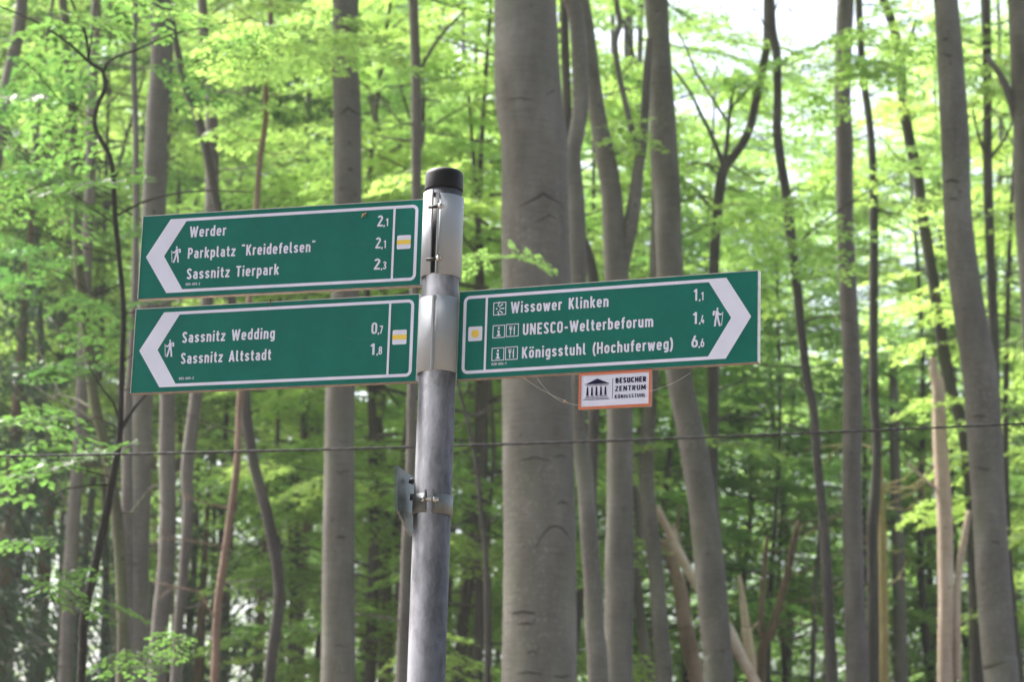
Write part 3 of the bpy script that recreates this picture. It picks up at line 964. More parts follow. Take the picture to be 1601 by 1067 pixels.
def tree(name, label, cat, d, pts, mat, limbs=(), top=3.0, canopy=True, n=14, group=None, twigs=None, ground=True, wobble=.05, seed=None, crownmat=None):
    """pts: photo points (x, y, width) listed from top to bottom"""
    seed = seed if seed is not None else int(abs(pts[0][0]*7+d*13)) % 9999
    P = imgpath(pts, d)
    # upward continuation beyond the picture
    a, b = P[0], P[1]
    if top:
        dr = (a[0]-b[0]).normalized(); dr = (dr+Vector((0, 0, .8))).normalized()
        P = [(a[0]+dr*top, a[1]*.75), (a[0]+dr*top*.5, a[1]*.9)]+P
    if ground:
        e, f = P[-1], P[-2]
        dr = (e[0]-f[0]).normalized()
        h_ = e[0].z-gh(e[0].x, d)
        base = Vector((e[0].x+dr.x*h_*.35, d, gh(e[0].x, d)-.1))
        P = P+[(e[0].lerp(base, .5)+Vector((dr.x*h_*.08, 0, 0)), e[1]*1.08), (base+Vector((0, 0, .45)), e[1]*1.2), (base, e[1]*1.6)]
    root = empty(name, (P[-1][0].x, P[-1][0].y, P[-1][0].z+(.1 if ground else 0)))
    tag(root, label, cat, group)
    off = Vector(root.location)
    m = MB(); stem(m, P, n, wobble, seed)
    if d < 31 and max(p[2] for p in pts) < 24 and mat is not DEAD and not group:
        r = np.random.default_rng(seed+9)
        ps = imgpath(pts, d)
        for q in range(11):
            k_ = int(r.integers(0, max(1, len(ps)-2))); a_, b_ = ps[k_], ps[k_+1]
            p_ = a_[0].lerp(b_[0], r.random()); sd_ = 1 if r.random() < .5 else -1
            ln = r.uniform(.2, .8); up = r.uniform(.0, .9); fy = r.normal(0, .5)
            p1 = p_+Vector((sd_*ln*.5, fy*ln*.5, up*ln*.35+r.normal(0, .05))); p2 = p_+Vector((sd_*ln, fy*ln, up*ln*.8+r.normal(0, .1)))
            rr_ = min(.012, a_[1]*.3)
            m.tube([p_, p_.lerp(p1, .5)+Vector((0, 0, r.normal(0, .05))), p1, p2], [rr_, rr_*.8, rr_*.6, rr_*.2], 5, False)
            p3 = p1+Vector((sd_*ln*.25, r.normal(0, .3)*ln, -.1*ln+r.normal(0, .15)*ln))
            m.tube([p1, p1.lerp(p3, .5)+Vector((0, 0, .02)), p3], [rr_*.5, rr_*.35, rr_*.15], 4, False)
    m.build('trunk', mat, root, off)
    for lb in limbs:
        m = MB(); stem(m, imgpath(lb, d), 8, .04, seed+1); m.build('limb', mat, root, off)
    if canopy:
        me, bm = CANOPY[seed % 2]
        o = link(bpy.data.objects.new('crown', me), root)
        o.location = P[0][0]-off-Vector((0, 0, 1.2)); o.rotation_euler = (0, 0, seed*.7); k = .7+.3*((seed*37) % 10)/10
        o.scale = (k, k, k*.8)
        o2 = link(bpy.data.objects.new('branches', bm), root)
        o2.location = o.location; o2.rotation_euler = o.rotation_euler; o2.scale = o.scale
        m = MB(); t0 = P[0][0]
        m.tube([t0-Vector((0,0,.3)), t0+Vector((.1, .1, 2.5)), t0+Vector((.05, -.1, 5.0*k))], [P[0][1]*.98, P[0][1]*.6, .02], 8)
        m.build('leader', mat, root, off)
    if twigs:
        r = np.random.default_rng(seed+5)
        spl, lines = [], []
        for tw in twigs:
            x, y, dd, size, cnt = tw[:5]
            c = at(x, y, dd); sk = tw[6] if len(tw) > 6 else 1.0
            rx = tw[5] if len(tw) > 5 else size
            for j in range(cnt):
                p = np.array(c)+np.array([r.normal(0, rx*.45), r.normal(0, size*.35), r.normal(0, size*.16)])
                spl.append((p, r.uniform(0, 6.28), r.uniform(-.02, .3), r.normal(0, .18), sk*r.uniform(.55, .9), int(r.integers(6))))
        V, F = leaves(spl, TEMPL)
        o = link(bpy.data.objects.new('crown' if not canopy else 'low_foliage', mesh_np('foliage', V-np.array(off), F, crownmat or LEAF)), root)
    return root

B = 'beech_tree'
main = tree(B, 'thickest beech in the picture, straight grey trunk with dark branch scars right of the post', 'tree', 15.5,
     [(820,-20,94),(821,0,97),(826,148,105),(836,230,104),(837,348,107),(840,470,109),(839.5,594,111),(842,740,112),(844,854,114),(843,1064,118)], BARK, n=32, wobble=.006,
     twigs=[(780,398,13.2,.10,2,.12,.5),(835,400,13.4,.05,2,.22,.5)])
# branch scars on the big beech
r_ = np.random.default_rng(3)
def scar(x, y, hw, dip, d=15.5, thick=1.6, par=main, cx=None, rad=None):
    """raised dark fold of bark: an inverted V hugging the trunk"""
    m = MB(); pts_ = []
    for t_ in np.linspace(-1, 1, 11):
        px = x+t_*hw; py = y+dip*(abs(t_)**.8 if dip < 30 else t_*t_)
        dx = (px-cx)/rad
        if abs(dx) > .97: continue
        depth = rad*mpp(px, py, d)*math.sqrt(1-dx*dx)
        q = at(px, py, d-depth*1.0)
        pts_.append(q)
    if len(pts_) < 3: return
    th = 1.05*thick*mpp(x, y, d)
    m.tube(pts_, [th*(.3+.7*math.sin(math.pi*i/(len(pts_)-1))) for i in range(len(pts_))], 6)
    m.build('bark_scar', BLACK, par, Vector(par.location))
for x, y, hw, dip, th, cx, rad in ((849,302,36,20,1.7,837,53),(858,336,22,12,1.4,837,53),(855,55,20,12,1.3,823,49),(864,141,18,12,1.6,826,52),(866,168,16,10,1.5,827,52),(812,152,22,4,1.1,827,52),
                           (868,823,30,34,1.6,844,57),(836,715,26,6,1.1,842,56),(876,712,12,4,1.1,842,56),(818,957,22,3,2.0,844,58),(822,975,14,2,1.6,844,58),(826,1052,28,4,1.8,844,58),(878,1060,16,-3,1.8,844,58),(832,1020,10,2,1.4,844,58),(876,930,16,4,1.2,844,57),(880,785,10,4,1.2,844,57)):
    scar(x, y, hw, dip, 15.5, th, main, cx, rad)

t11 = tree(B, 'straight smooth grey beech rising behind the two left-pointing signs', 'tree', 18.0,
     [(540.5,-20,40),(540.5,0,41),(539.5,82,40),(543,180,44),(543.5,312,44.5),(541,450,45),(532,610,46),(530,819,50),(529,930,52),(528,1064,54)], BARK, n=24, wobble=.012,
     twigs=[(455,60,15,.4,6,.5),(560,75,16,.3,5,.4),(420,30,13,.3,3,.4)])
for x, y, hw, dip, th, cx, rad in ((545,168,18,12,1.4,543,22),(548,264,4,2,1.6,543,22),(533,840,10,2,1.4,530,25),(532,740,16,-4,1,531,24),(528,690,18,3,1,531,23),(530,1010,18,4,1,528,26)):
    scar(x, y, hw, dip, 18.0, th, t11, cx, rad)

tree(B, 'curved beech stem bulging just right of the thickest trunk, twin of the straighter stem behind', 'tree', 17.2,
     [(889,-20,24),(893,0,25),(902,33,25),(906,98,25),(908,164,25),(901,213,25),(897,246,23),(901,312,26),(905,430,24),(903,560,22),(905,671,22),(914,740,28),(919,808,27),(926,900,28),(930,991,31),(935,1064,34)], BARK)
tree(B, 'forked beech with a side limb, standing behind the small orange-edged sign', 'tree', 19.5,
     [(904,-20,24),(909,0,24),(918,49,23),(926,115,24),(934,180,26),(947,246,32),(957,312,34),(964,430,38),(968,540,39),(969,640,40),(969,763,42),(969,900,46),(967,1037,46)], BARK,
     limbs=[[(1016,60,11),(1012,105,13),(1008,180,14),(1005,223,15),(998,262,18),(992,312,22),(984,360,24),(971,420,26),(966,470,20)],
            [(962,-15,8),(966,16,9),(969,39,9),(962,66,9),(967,111,9),(977,157,9),(988,203,10),(997,232,10),(999,262,8)]])
tree(B, 'dark stem half hidden between the thickest trunk and the curved beech', 'tree', 21.0,
     [(881,-10,12),(882,0,12),(884,82,14),(888,200,14),(893,330,16),(920,400,18),(930,470,18),(930,600,18),(925,800,16),(930,1064,18)], BARKD)
tree(B, 'tall beech leaning down to the right above and below the right sign', 'tree', 20.5,
     [(1025,-20,37),(1026,0,38),(1030,66,35),(1035,148,40),(1038,230,44),(1043,312,43),(1047,430,43),(1056,530,42),(1065,603,42),(1079,671,42),(1095,763,46),(1108,877,48),(1120,1014,48),(1123,1064,48)], BARK,
     twigs=[(1005,190,19,.15,2,.2)])
tree(B, 'slim wavy beech stem just left of the leaning beech, below the right sign', 'tree', 23.0,
     [(1024,200,14),(1026,300,16),(1024,430,18),(1021,530,20),(1019,594,22),(1015,648,23),(1010,740,25),(1016,808,24),(1026,900,25),(1035,1014,27),(1038,1064,28)], BARK, top=0, canopy=False)
tree(B, 'small crooked stem low down between the forked beech and the slim wavy stem', 'tree', 26.0,
     [(985,700,10),(992,760,11),(998,800,12),(1000,850,14),(996,900,14),(1002,970,16),(1012,1064,18)], BARKW, top=0, canopy=False)
tree('young_tree', 'slender tree forking into spread limbs above the tip of the right sign', 'tree', 24.0,
     [(1199,40,12),(1199,72,13),(1190,115,13),(1184,148,13),(1171,203,14),(1153,236,14),(1133,262,16),(1126,290,17),(1122,328,16),(1116,420,17),(1115,594,18),(1115,671,17),(1114,763,16),(1121,860,16),(1124,1064,17)], BARKD, top=4,
     limbs=[[(1053,108,4),(1079,144,5),(1095,177,6),(1113,213,7),(1126,245,8),(1131,262,9)],
            [(1150,130,3),(1144,154,5),(1140,184,6),(1136,230,8),(1132,262,10)],
            [(1060,50,3),(1072,72,3),(1088,112,4),(1108,144,4),(1124,170,5),(1138,190,5)],
            [(1058,270,3),(1066,279,3),(1089,299,4),(1110,322,5),(1122,335,5)], [(1185,120,3),(1165,145,4),(1150,160,4),(1142,175,4)]],
     twigs=[(1110,60,24,.6,9,.6),(1150,120,24,.5,6,.5),(1165,325,23,.4,7,.4),(1100,210,24,.4,3,.4),(1185,365,24,.4,4,.4)])
tree(B, 'thin dark wavy tree right of the right sign, crossing the forked limbs at its top', 'tree', 20.0,
     [(1204,-20,12),(1205,0,13),(1207,49,15),(1214,82,14),(1216,148,13),(1215,197,14),(1220,246,15),(1228,295,15),(1234,348,16),(1243,420,15),(1252,510,14),(1262,594,14),(1271,635,14),(1276,694,14),(1282,763,14),(1289,831,15),(1294,922,17),(1298,1014,19),(1300,1064,20)], BARKD,
     twigs=[(1235,385,19.5,.35,5,.3),(1180,330,19.5,.35,4,.35)])
tree(B, 'straight ribbed grey trunk right of the thin dark wavy tree', 'tree', 22.0,
     [(1322,-20,27),(1321,16,27),(1318,98,26),(1317,164,27),(1320,230,28),(1321,328,27),(1326,460,28),(1332,594,30),(1332,763,31),(1335,900,33),(1339,1037,35),(1340,1064,36)], BARKW,
     twigs=[(1340,85,20,.45,10,.5),(1310,135,20,.3,4,.3),(1390,60,20.5,.4,6,.45)])
tree(B, 'slim dark trunk close beside the straight ribbed grey trunk', 'tree', 25.0,
     [(1342,-20,12),(1344,33,12),(1349,115,11),(1358,180,12),(1364,246,12),(1366,328,14),(1366,460,15),(1366,603,15),(1371,694,15),(1369,763,16),(1364,831,19),(1365,922,19),(1365,1064,20)], BARKD,
     twigs=[(1372,250,24,.25,4,.3)])
tree(B, 'dark trunk slanting down to the right until it passes behind the big right-hand trunk', 'tree', 26.0,
     [(1378,-20,13),(1385,7,14),(1399,49,15),(1407,92,16),(1412,157,16),(1423,223,17),(1435,279,18),(1443,345,18),(1456,420,18),(1471,520,19),(1486,607,20),(1504,662,20),(1512,717,20),(1520,800,21),(1528,1064,22)], BARKD,
     limbs=[[(1432,30,5),(1425,55,6),(1417,75,7),(1412,92,8)]], twigs=[(1405,30,25,.5,7,.5),(1440,255,25,.45,6,.5)])
t24 = tree(B, 'thick brownish grey trunk near the right edge, second thickest of the wood', 'tree', 19.0,
     [(1478,-20,38),(1479,0,38),(1485,82,41),(1490,164,44),(1494,230,45),(1497,328,44),(1507,430,48),(1521,520,52),(1533,594,55),(1540,694,55),(1547,808,53),(1554,922,54),(1563,1037,55),(1566,1064,55)], BARK, n=24, wobble=.012)
for x, y, hw, dip, th, cx, rad in ((1485,87,14,-4,1.4,1485,20),(1487,281,14,4,2,1496,22),(1490,310,8,2,1.4,1497,22),(1478,60,6,1,1.2,1484,20),(1542,735,22,-4,1,1543,27),(1560,850,12,-4,1.4,1550,27),(1530,650,16,2,1,1537,27)):
    scar(x, y, hw, dip, 19.0, th, t24, cx, rad)
tree('young_tree', 'thin straight tree with V-shaped twigs between the two right-edge trunks', 'tree', 24.5,
     [(1540,-20,16),(1541,0,16),(1543,82,15),(1544,164,14),(1544,246,15),(1546,328,15),(1551,460,15),(1556,600,16),(1562,1064,18)], BARKD,
     limbs=[[(1521,170,3),(1526,197,4),(1534,225,5),(1544,252,6)], [(1584,185,3),(1575,210,4),(1560,232,5),(1546,250,6)]], twigs=[(1555,80,24,.4,8,.4),(1590,110,24,.3,3,.3)])
tree(B, 'trunk cut off by the right edge of the picture', 'tree', 20.0,
     [(1596,-20,46),(1598,0,46),(1603,98,46),(1607,197,47),(1612,330,50),(1620,450,52),(1630,600,54),(1650,1064,58)], BARK,
     limbs=[[(1540,85,7),(1561,112,10),(1573,135,12),(1583,165,14),(1594,210,14)]])
# left half
tree(B, 'trunk leaning out of the picture at the upper left corner', 'tree', 18.0,
     [(36,-20,18),(31,33,20),(20,92,20),(7,157,21),(0,213,21),(-18,330,23),(-60,700,26)], BARK)
tree('mossy_tree', 'dark mossy trunk with ivy left of the two left-pointing signs', 'tree', 16.0,
     [(98,-20,13),(100,20,13),(105,80,14),(112,160,14),(115,230,14),(118,300,14),(122,400,15),(130,480,16),(140,560,16),(148,630,17),(162,688,17),(174,753,17),(184,819,18),(190,930,18),(192,1064,20)], BARKM, canopy=False, top=2,
     limbs=[[(4,330,2),(25,290,3),(60,255,4),(90,215,4),(108,175,5)], [(45,100,2),(65,130,3),(50,190,3),(60,250,4)], [(-10,220,2),(30,228,3),(60,255,4)]],
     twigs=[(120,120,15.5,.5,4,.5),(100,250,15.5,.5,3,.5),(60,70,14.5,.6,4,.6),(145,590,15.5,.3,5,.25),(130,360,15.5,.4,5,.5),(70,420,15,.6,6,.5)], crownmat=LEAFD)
tree('crooked_sapling', 'black crooked sapling winding past the left ends of the signs, nearest tree', 'tree', 10.5,
     [(161,108,7),(164,138,7.5),(152,165,7.5),(149,200,7.5),(171,243,8),(177,279,7.5),(180,341,8),(186,400,8),(193,480,8.5),(191,560,9),(188,670,10),(184,709,11),(174,760,12),(165,810,13),(149,884,13.5),(131,972,14),(127,1064,14)], BLACK, top=0, canopy=False, n=10,
     limbs=[[(-10,5,2.5),(60,36,3.5),(110,70,4.5),(140,97,5.5),(161,110,6.5)], [(105,-15,3),(120,20,4),(134,55,5),(139,92,5)], [(395,27,1.5),(330,40,2.5),(270,53,3),(215,77,4),(175,92,5),(163,108,5.5)],
            [(148,5,1.5),(145,40,2),(141,75,2.5),(139,95,3)], [(232,614,4),(215,632,5),(202,650,6.5),(189,672,7)], [(140,575,2.5),(160,608,3),(178,632,4),(188,668,5)],
            [(395,301,2),(330,298,3),(280,302,3),(235,312,3.5),(205,325,4),(181,338,4.5)], [(140,290,2),(148,248,2.5),(160,252,2.5),(172,256,3)],
            [(-10,690,1.5),(40,300,2),(90,290,2.5),(150,330,3),(180,350,3)] [1:]],
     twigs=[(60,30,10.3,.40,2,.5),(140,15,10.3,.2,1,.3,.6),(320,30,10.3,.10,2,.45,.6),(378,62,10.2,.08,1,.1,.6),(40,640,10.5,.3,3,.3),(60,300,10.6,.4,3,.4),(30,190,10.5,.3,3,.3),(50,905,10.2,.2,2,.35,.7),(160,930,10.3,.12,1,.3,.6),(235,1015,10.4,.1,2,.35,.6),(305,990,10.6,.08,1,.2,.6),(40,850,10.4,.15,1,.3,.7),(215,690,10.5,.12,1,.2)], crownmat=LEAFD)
tree(B, 'pale blurred trunk behind the crooked sapling, far left', 'tree', 23.0,
     [(152,-20,15),(151,0,15),(149,60,16),(144,150,16),(143,230,17),(141,300,17),(136,400,18),(130,560,19),(125,690,20),(116,797,21),(109,906,22),(103,1040,23),(102,1064,23)], BARKW)
tree('young_tree', 'pencil-straight thin stem rising just left of the upper sign corner', 'tree', 17.0,
     [(212,-20,9),(212,0,9),(209,98,9),(212,197,9.5),(213,295,10),(213,348,10),(211,450,11),(206,560,12),(201,626,14),(199,700,17),(199,797,19),(197,906,22),(193,1064,24)], BARKW)
tree(B, 'stout beech behind the tip of the upper left-pointing sign', 'tree', 17.5,
     [(251,-20,31),(251,0,32),(253,98,34),(246,180,35),(243,262,36),(241,321,37),(235,450,36),(227,560,34),(222,644,33),(219,775,33),(216,862,34),(210,1064,36)], BARK,
     twigs=None)
tree(B, 'smooth upright stem seen below the lower left sign between two beeches', 'tree', 20.0,
     [(236,300,20),(250,400,22),(259,520,23),(262,622,24),(261,731,25),(262,819,26),(258,906,27),(249,994,27),(245,1064,28)], BARKW, top=0, canopy=False)
tree(B, 'pale forked trunk behind the upper left sign, bending left below the signs', 'tree', 20.5,
     [(316,-20,14),(318,20,15),(320,66,17),(329,131,18),(331,197,20),(332,262,21),(330,350,21),(324,473,20),(315,550,20),(306,626,20),(293,731,20),(294,797,18),(288,884,17),(280,972,16),(274,1064,16)], BARKW,
     limbs=[[(352,30,6),(346,60,8),(340,85,9),(333,120,10)]])
tree(B, 'dark slanting stem crossing in front of the pale forked trunk', 'tree', 19.0,
     [(262,-20,8),(268,20,9),(275,66,10),(289,131,12),(309,184,14),(323,236,14),(333,289,14),(341,328,14),(352,400,14),(362,470,14),(375,560,15),(382,613,16),(387,666,17),(398,731,17),(416,797,17),(431,871,18),(437,928,18),(430,994,18),(421,1064,18)], BARKD,
     limbs=[[(327,75,3),(325,110,4),(313,145,5),(314,180,6)]])
tree('reddish_sapling', 'thin reddish brown stem, wavy above and slanting below the left signs', 'tree', 18.5,
     [(424,-10,8),(423,30,8),(425,66,8),(416,131,8.5),(415,190,9),(407,246,9),(402,312,9),(396,400,9.5),(390,467,9.5),(380,560,10),(374,640,10),(371,722,11),(359,819,12),(346,906,12.5),(339,972,13),(336,1064,13.5)], BARKR, top=1.5, canopy=False,
     twigs=[(430,50,18,.4,7,.5),(470,90,18,.3,4,.4),(440,170,18.5,.4,5,.5)])
tree('mossy_tree', 'dark mossy trunk between the straight beech and the pole', 'tree', 26.0,
     [(556,-20,8),(562,33,9),(568,65,9),(577,131,10),(589,197,11),(597,246,11),(602,312,12),(600,420,15),(595,540,19),(593,626,22),(588,660,22),(595,731,22),(599,819,24),(601,928,24),(603,1064,25)], BARKM,
     twigs=[(600,300,25,.4,4,.4),(610,700,25,.4,6,.5)])
tree(B, 'slim grey trunk left of the pole cap, ending dark beside the pole', 'tree', 20.5,
     [(646,-20,15),(646,0,15),(649,66,16),(651,131,16),(651,197,16),(651,295,16),(650,400,15),(646,520,15),(644,622,15),(643,709,16),(639,800,17),(636,862,18),(630,1015,20),(628,1064,20)], BARKW,
     limbs=[[(730,12,3),(715,28,4),(692,52,5),(674,78,6),(660,105,6),(655,125,5)], [(663,195,6),(660,220,6),(655,240,6)]],
     twigs=[(700,60,23,.5,8,.5),(680,230,23,.4,6,.4)])
tree(B, 'pale far trunk glimpsed behind the slim grey trunk at the top', 'tree', 34.0,
     [(698,-20,8),(690,20,9),(682,60,10),(678,120,10),(668,240,12),(664,400,12),(660,700,13),(660,1064,14)], BARKW, canopy=False)
for lab, pts_, d_, m_ in (('thin crooked stem rising right behind the pole below the right sign', [(714,590,5),(722,625,6),(736,680,6),(747,740,7),(752,800,8),(760,880,9),(762,1064,10)], 21, BARKD),
                      ('knotty dark stem between the pole and the thickest trunk', [(764,560,8),(766,600,8),(769,648,8),(772,720,8),(764,786,9),(763,860,9),(764,945,10),(764,1064,11)], 24, BARKM)):
    tree('young_tree', lab, 'tree', d_, pts_, m_, top=0, canopy=False)
tree('pine_tree', 'reddish trunk low down left of the straight beech', 'tree', 33.0, [(480,560,13),(478,700,14),(474,797,15),(470,890,17),(466,972,19),(462,1064,20)], BARKR, top=0, canopy=False)
tree('young_tree', 'dark slanting pole of a sapling behind the dark slanting stem', 'tree', 30.0, [(412,700,6),(427,753,7),(440,780,8),(452,806,9),(456,880,9),(458,1064,10)], BARKD, top=0, canopy=False)
# right: broken and dead wood
tree('dead_snag', 'pinkish bare snag with broken top between the slim trunk and the big right-hand trunk', 'dead tree', 25.0,
     [(1459,560,9),(1461,585,15),(1466,600,20),(1468,640,21),(1470,694,23),(1474,760,25),(1477,808,25),(1479,922,24),(1478,1064,25)], DEAD, top=0, canopy=False, limbs=[[(1420,725,4),(1440,745,5),(1458,760,6),(1474,772,7)], [(1515,800,8),(1508,840,10),(1500,890,11),(1496,960,12),(1498,1064,13)]])
tree(B, 'ochre trunk behind the slim dark trunk, lower right', 'tree', 26.5,
     [(1372,690,9),(1376,760,12),(1379,831,14),(1381,930,15),(1383,1064,16)], OCHRE, top=0, canopy=False)  # ochre bark tone all round the stem
tree(B, 'grey far trunk right of the ochre trunk, lower right', 'tree', 32.0,
     [(1396,560,13),(1398,640,15),(1399,720,17),(1402,800,19),(1405,900,21),(1408,1064,23)], BARKW, top=0, canopy=False)
tree('broken_stem', 'brown rotten stem leaning right, forked with a thinner one', 'dead tree', 27.0,
     [(1248,815,7),(1244,836,10),(1235,880,11),(1225,922,12),(1214,960,13),(1205,991,15),(1192,1014,15),(1190,1064,16)], BROWN, top=0, canopy=False,
     limbs=[[(1200,840,7),(1197,870,8),(1193,920,9),(1190,960,9),(1192,1000,10)]])
tree('young_tree', 'thin dark upright sapling beside the brown rotten stem', 'tree', 30.0, [(1284,800,6),(1280,860,7),(1275,930,8),(1270,1064,9)], BARKD, top=0, canopy=False)
def log(label, pts_, d0, d1, mat, limbs=()):
    P = imgpath(pts_, d0, d1)
    e = P[-1]; dr = (e[0]-P[-2][0]).normalized()
    k = (e[0].z-gh(e[0].x, d1)+.2)/max(.05, -dr.z)
    P.append((e[0]+dr*k, e[1]*1.2))
    o = empty('fallen_log', P[-1][0]); tag(o, label, 'dead tree'); off = Vector(o.location)
    m = MB(); stem(m, P, 10, .08, 5); m.build('trunk', mat, o, off)
    for lb in limbs:
        m = MB(); stem(m, imgpath(lb, d0), 7, .05, 3); m.build('limb', mat, o, off)
log('long pale fallen trunk slanting down to the right between the beeches', [(1026,795,10),(1031,804,12),(1065,872,15),(1088,913,16),(1112,945,16),(1138,982,16),(1161,1032,17),(1179,1064,17)], 25.0, 24.0, DEAD, [[(1064,850,3),(1052,820,4),(1056,845,6),(1050,870,6)]])
log('rough broken reddish trunk leaning beside the pale fallen one', [(1035,848,8),(1040,856,14),(1060,909,22),(1067,950,23),(1074,991,24),(1090,1064,25)], 26.0, 25.5, BARKR, [[(1064,790,3),(1055,850,5),(1050,880,7)]])
log('bleached broken trunk low down, left of the brown rotten stem', [(1156,900,4),(1160,930,9),(1166,980,14),(1178,1064,18)], 28.0, 28.0, DEAD, [[(1196,960,3),(1185,975,4),(1172,985,6)]])

# ------------------------------------------------------------------ understorey and far trees
LAB1 = 'young beech with tiers of bright green leaves in the wood behind the post'
LAB2 = 'tall leafy beech far back in the wood behind the post'
LAB3 = 'young dark leafed tree in the left part of the wood'
def leafy(name, label, group, px, d, zc, var, sc, mat, yaw):
    """px: photo x of the stem; zc: height of the lowest branches"""
    x = at(px, 533, d).x
    g0 = gh(x, d)
    root = empty(name, (x, d, g0)); tag(root, label, 'tree', group)
    me, bm = var
    o = link(bpy.data.objects.new('crown', me), root); o.location = (0, 0, zc-g0); o.scale = (sc, sc, sc); o.rotation_euler = (0, 0, yaw)
    o = link(bpy.data.objects.new('branches', bm), root); o.location = (0, 0, zc-g0); o.scale = (sc, sc, sc); o.rotation_euler = (0, 0, yaw)
    hgt = {True: 6.0, False: 11.0}[var in SMALL or var in SMALLD]*sc
    m = MB(); r = np.random.default_rng(int(px*3+d*7) % 99991); th = .035*sc+.012*hgt*.5
    P = [(Vector((0, 0, -.1)), th)]
    for t in (.25, .5, .75, 1.0):
        P.append((Vector((r.normal(0, .12), r.normal(0, .12), t*(zc-g0+hgt))), th*(1-.85*t)))
    stem(m, P, 8, .05, 2); m.build('trunk', mat, root)
    return root
rr = np.random.default_rng(42)
cnt = 0
for i in range(40):
    px = -150+(i*0.618 % 1)*1900+rr.normal(0, 30)
    d = rr.uniform(23, 33)
    if 1000 < px < 1560 or 250 < px < 480: d = rr.uniform(31, 36)
    if px < 130 and i % 2: continue
    zt = CAMZ+d*.40
    zc = rr.uniform(.14, .55)*zt
    if px < 520: zc = rr.uniform(.42, .62)*zt
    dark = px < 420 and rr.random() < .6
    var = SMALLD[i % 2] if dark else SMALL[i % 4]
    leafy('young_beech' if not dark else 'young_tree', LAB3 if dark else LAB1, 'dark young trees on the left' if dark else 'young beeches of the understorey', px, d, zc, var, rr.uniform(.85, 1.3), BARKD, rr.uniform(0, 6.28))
for i in range(50):
    px = -200+(i*0.618 % 1)*2000+rr.normal(0, 30)
    d = rr.uniform(34, 56)
    zt = CAMZ+d*.40
    zc = rr.uniform(.02, .56)*zt
    if 1000 < px < 1560:
        zc = rr.uniform(.0, .22)*zt
        if i % 3 == 0: continue
    if px < 520: zc = rr.uniform(.36, .58)*zt
    leafy('beech_tree', LAB2, 'far leafy beeches', px, d, zc, LARGE[i % 3], rr.uniform(.8, 1.15), BARKW, rr.uniform(0, 6.28))

# bare far trunks between the leaves
for i in range(20):
    px = rr.uniform(-60, 1010); d = rr.uniform(28, 48); wd = rr.uniform(6, 12)
    lean = rr.normal(0, 14)
    tree('beech_tree', 'bare slim trunk among many far back in the wood', 'tree', d, [(px+lean, 20, wd*.8), (px+lean*.6+rr.normal(0, 4), 350, wd*.9), (px+lean*.3+rr.normal(0, 4), 700, wd), (px, 1064, wd*1.1)], (BARKW, BARKD, BARKR)[i % 3] if px < 700 else (BARKW, BARK)[i % 2], top=3, canopy=False, n=8, group='slim trunks far back')

# spruces on the far left; those beyond the frame are added to block sun
def spruce_mesh(seed, H, rad):
    r = np.random.default_rng(seed); P, A, Nn, L = [], [], [], []
    nb = int(H*9)
    for i in range(nb):
        t = (i+r.random())/nb; z = H*t; ln = rad*(1-t)**.8*r.uniform(.7, 1.1)+.2; az = r.uniform(0, 6.28)
        d = np.array([math.cos(az), math.sin(az), 0]); s_ = np.array([-d[1], d[0], 0])
        k = int(ln*75)
        for j in range(k):
            u = (j+1)/k
            p = np.array([0, 0, z])+d*ln*u+np.array([0, 0, -.35*ln*u*u])+s_*r.normal(0, .16*ln*(.3+u*(1-u)*2))
            p[2] += r.normal(-.05, .08)
            a = d*r.uniform(.2, 1)+s_*r.normal(0, .8)+np.array([0, 0, -.5+r.normal(0, .3)])
            P.append(p); A.append(a); Nn.append([r.normal(0, .5), r.normal(0, .5), 1]); L.append(r.uniform(.10, .22))
    T_ = [(np.array(P), np.array(A), np.array(Nn), np.array(L))]
    V, F = leaves([((0, 0, 0), 0, 0, 0, 1, 0)], T_, False, .22)
    return mesh_np('crown', V, F, NEEDLE)
SPR = [spruce_mesh(i, 13, 2.6) for i in range(2)]
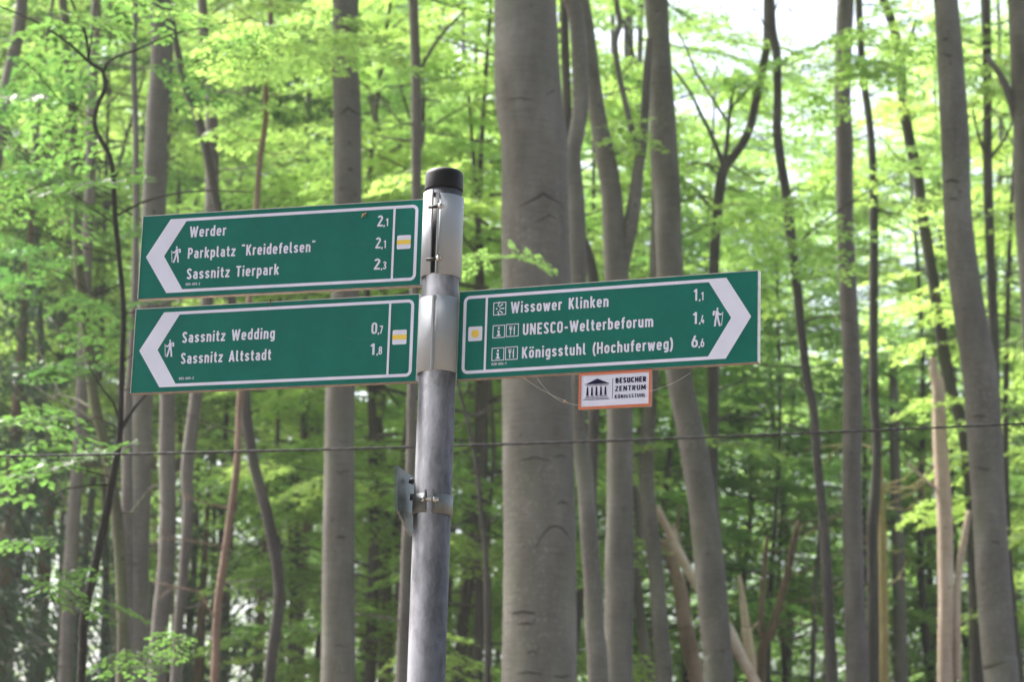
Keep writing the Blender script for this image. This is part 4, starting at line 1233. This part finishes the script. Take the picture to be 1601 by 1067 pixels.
for i, (px, d, z0) in enumerate(((-60,24,-2.0),(35,25,-2.5),(95,29,-1.0),(340,29,-5.0),(430,30,-5.0),(215,36,-2.0),(1450,37,-4.0),(1580,38,-4.0),(-330,27,-1.0),(-480,31,-2.0),(-230,33,-2.0),(-700,36,-1.0),(-150,40,-2.0))):
    x = at(px, 533, d).x; g0 = gh(x, d)
    root = empty('spruce_tree', (x, d, g0)); tag(root, 'dark blue-green spruce far back at the %s of the wood' % ('left' if px < 600 else 'right'), 'tree', 'spruces at the left' if px < 600 else 'spruces at the right')
    o = link(bpy.data.objects.new('crown', SPR[i % 2]), root); o.location = (0, 0, z0); o.rotation_euler = (0, 0, i*1.3)
    k = .95
    o.scale = (k, k, k)
    m = MB(); stem(m, [(Vector((0, 0, -.1)), .15), (Vector((0, 0, (z0+12.5*k)*.5)), .09), (Vector((0, 0, z0+12.5*k)), .015)], 8, .03, 1); m.build('trunk', BROWN, root)

# far-off wood that reads as one mass
r = np.random.default_rng(77)
spl = []
for i in range(3900):
    x = r.uniform(-21, 21); y = r.uniform(58, 72)
    px = PW/2+FPX*x/y
    top_ = 28+2*math.sin(x*.45)+1.5*math.sin(x*1.1+1)
    if 3.6 < x < 7.4: top_ = 22.5+.8*math.sin(x*5)
    z = 2+(top_-2)*r.random()**1.15
    spl.append(((x, y, z), r.uniform(0, 6.28), r.uniform(0, .35), r.normal(0, .25), r.uniform(1.0, 1.8), int(r.integers(4))))
V, F = leaves(spl, TEMPL_BIG, False)
o = link(bpy.data.objects.new('far_woodland', mesh_np('far_woodland', V, F, LEAF)))
tag(o, 'far-off mass of green foliage closing the wood', 'woodland', kind='stuff')

# unseen foliage added behind and above the camera to shade the sign fronts
r = np.random.default_rng(78)
spl = []
for i in range(3200):
    x = r.uniform(-16, 18); y = 3-r.uniform(0, 16); z = r.uniform(1.0, 16)
    if y > -3.5 and (z < 6.0 or x < -2.5): continue
    spl.append(((x, y, z), r.uniform(0, 6.28), r.uniform(0, .35), r.normal(0, .25), r.uniform(1.0, 1.6), int(r.integers(4))))
V, F = leaves(spl, TEMPL_BIG, False)
o = link(bpy.data.objects.new('near_woodland', mesh_np("near_woodland", V, F, NEEDLE)))
tag(o, 'unseen mass of foliage added around the camera to shade the signs', 'woodland', kind='stuff')

# damp air that pales the far trees
mh = bpy.data.materials.new('haze_air'); mh.use_nodes = True
t = mh.node_tree; t.nodes.remove(t.nodes['Principled BSDF'])
pv = t.nodes.new('ShaderNodeVolumePrincipled')
pv.inputs['Color'].default_value = (0.93, 0.97, 0.93, 1); pv.inputs['Density'].default_value = 0.0008; pv.inputs['Anisotropy'].default_value = 0.3
t.links.new(pv.outputs[0], t.nodes['Material Output'].inputs['Volume'])
tag(MB().box((-640, -640, -2.5), (640, 940, 40)).build('haze', mh), 'thin pale damp air', 'haze', kind='stuff')
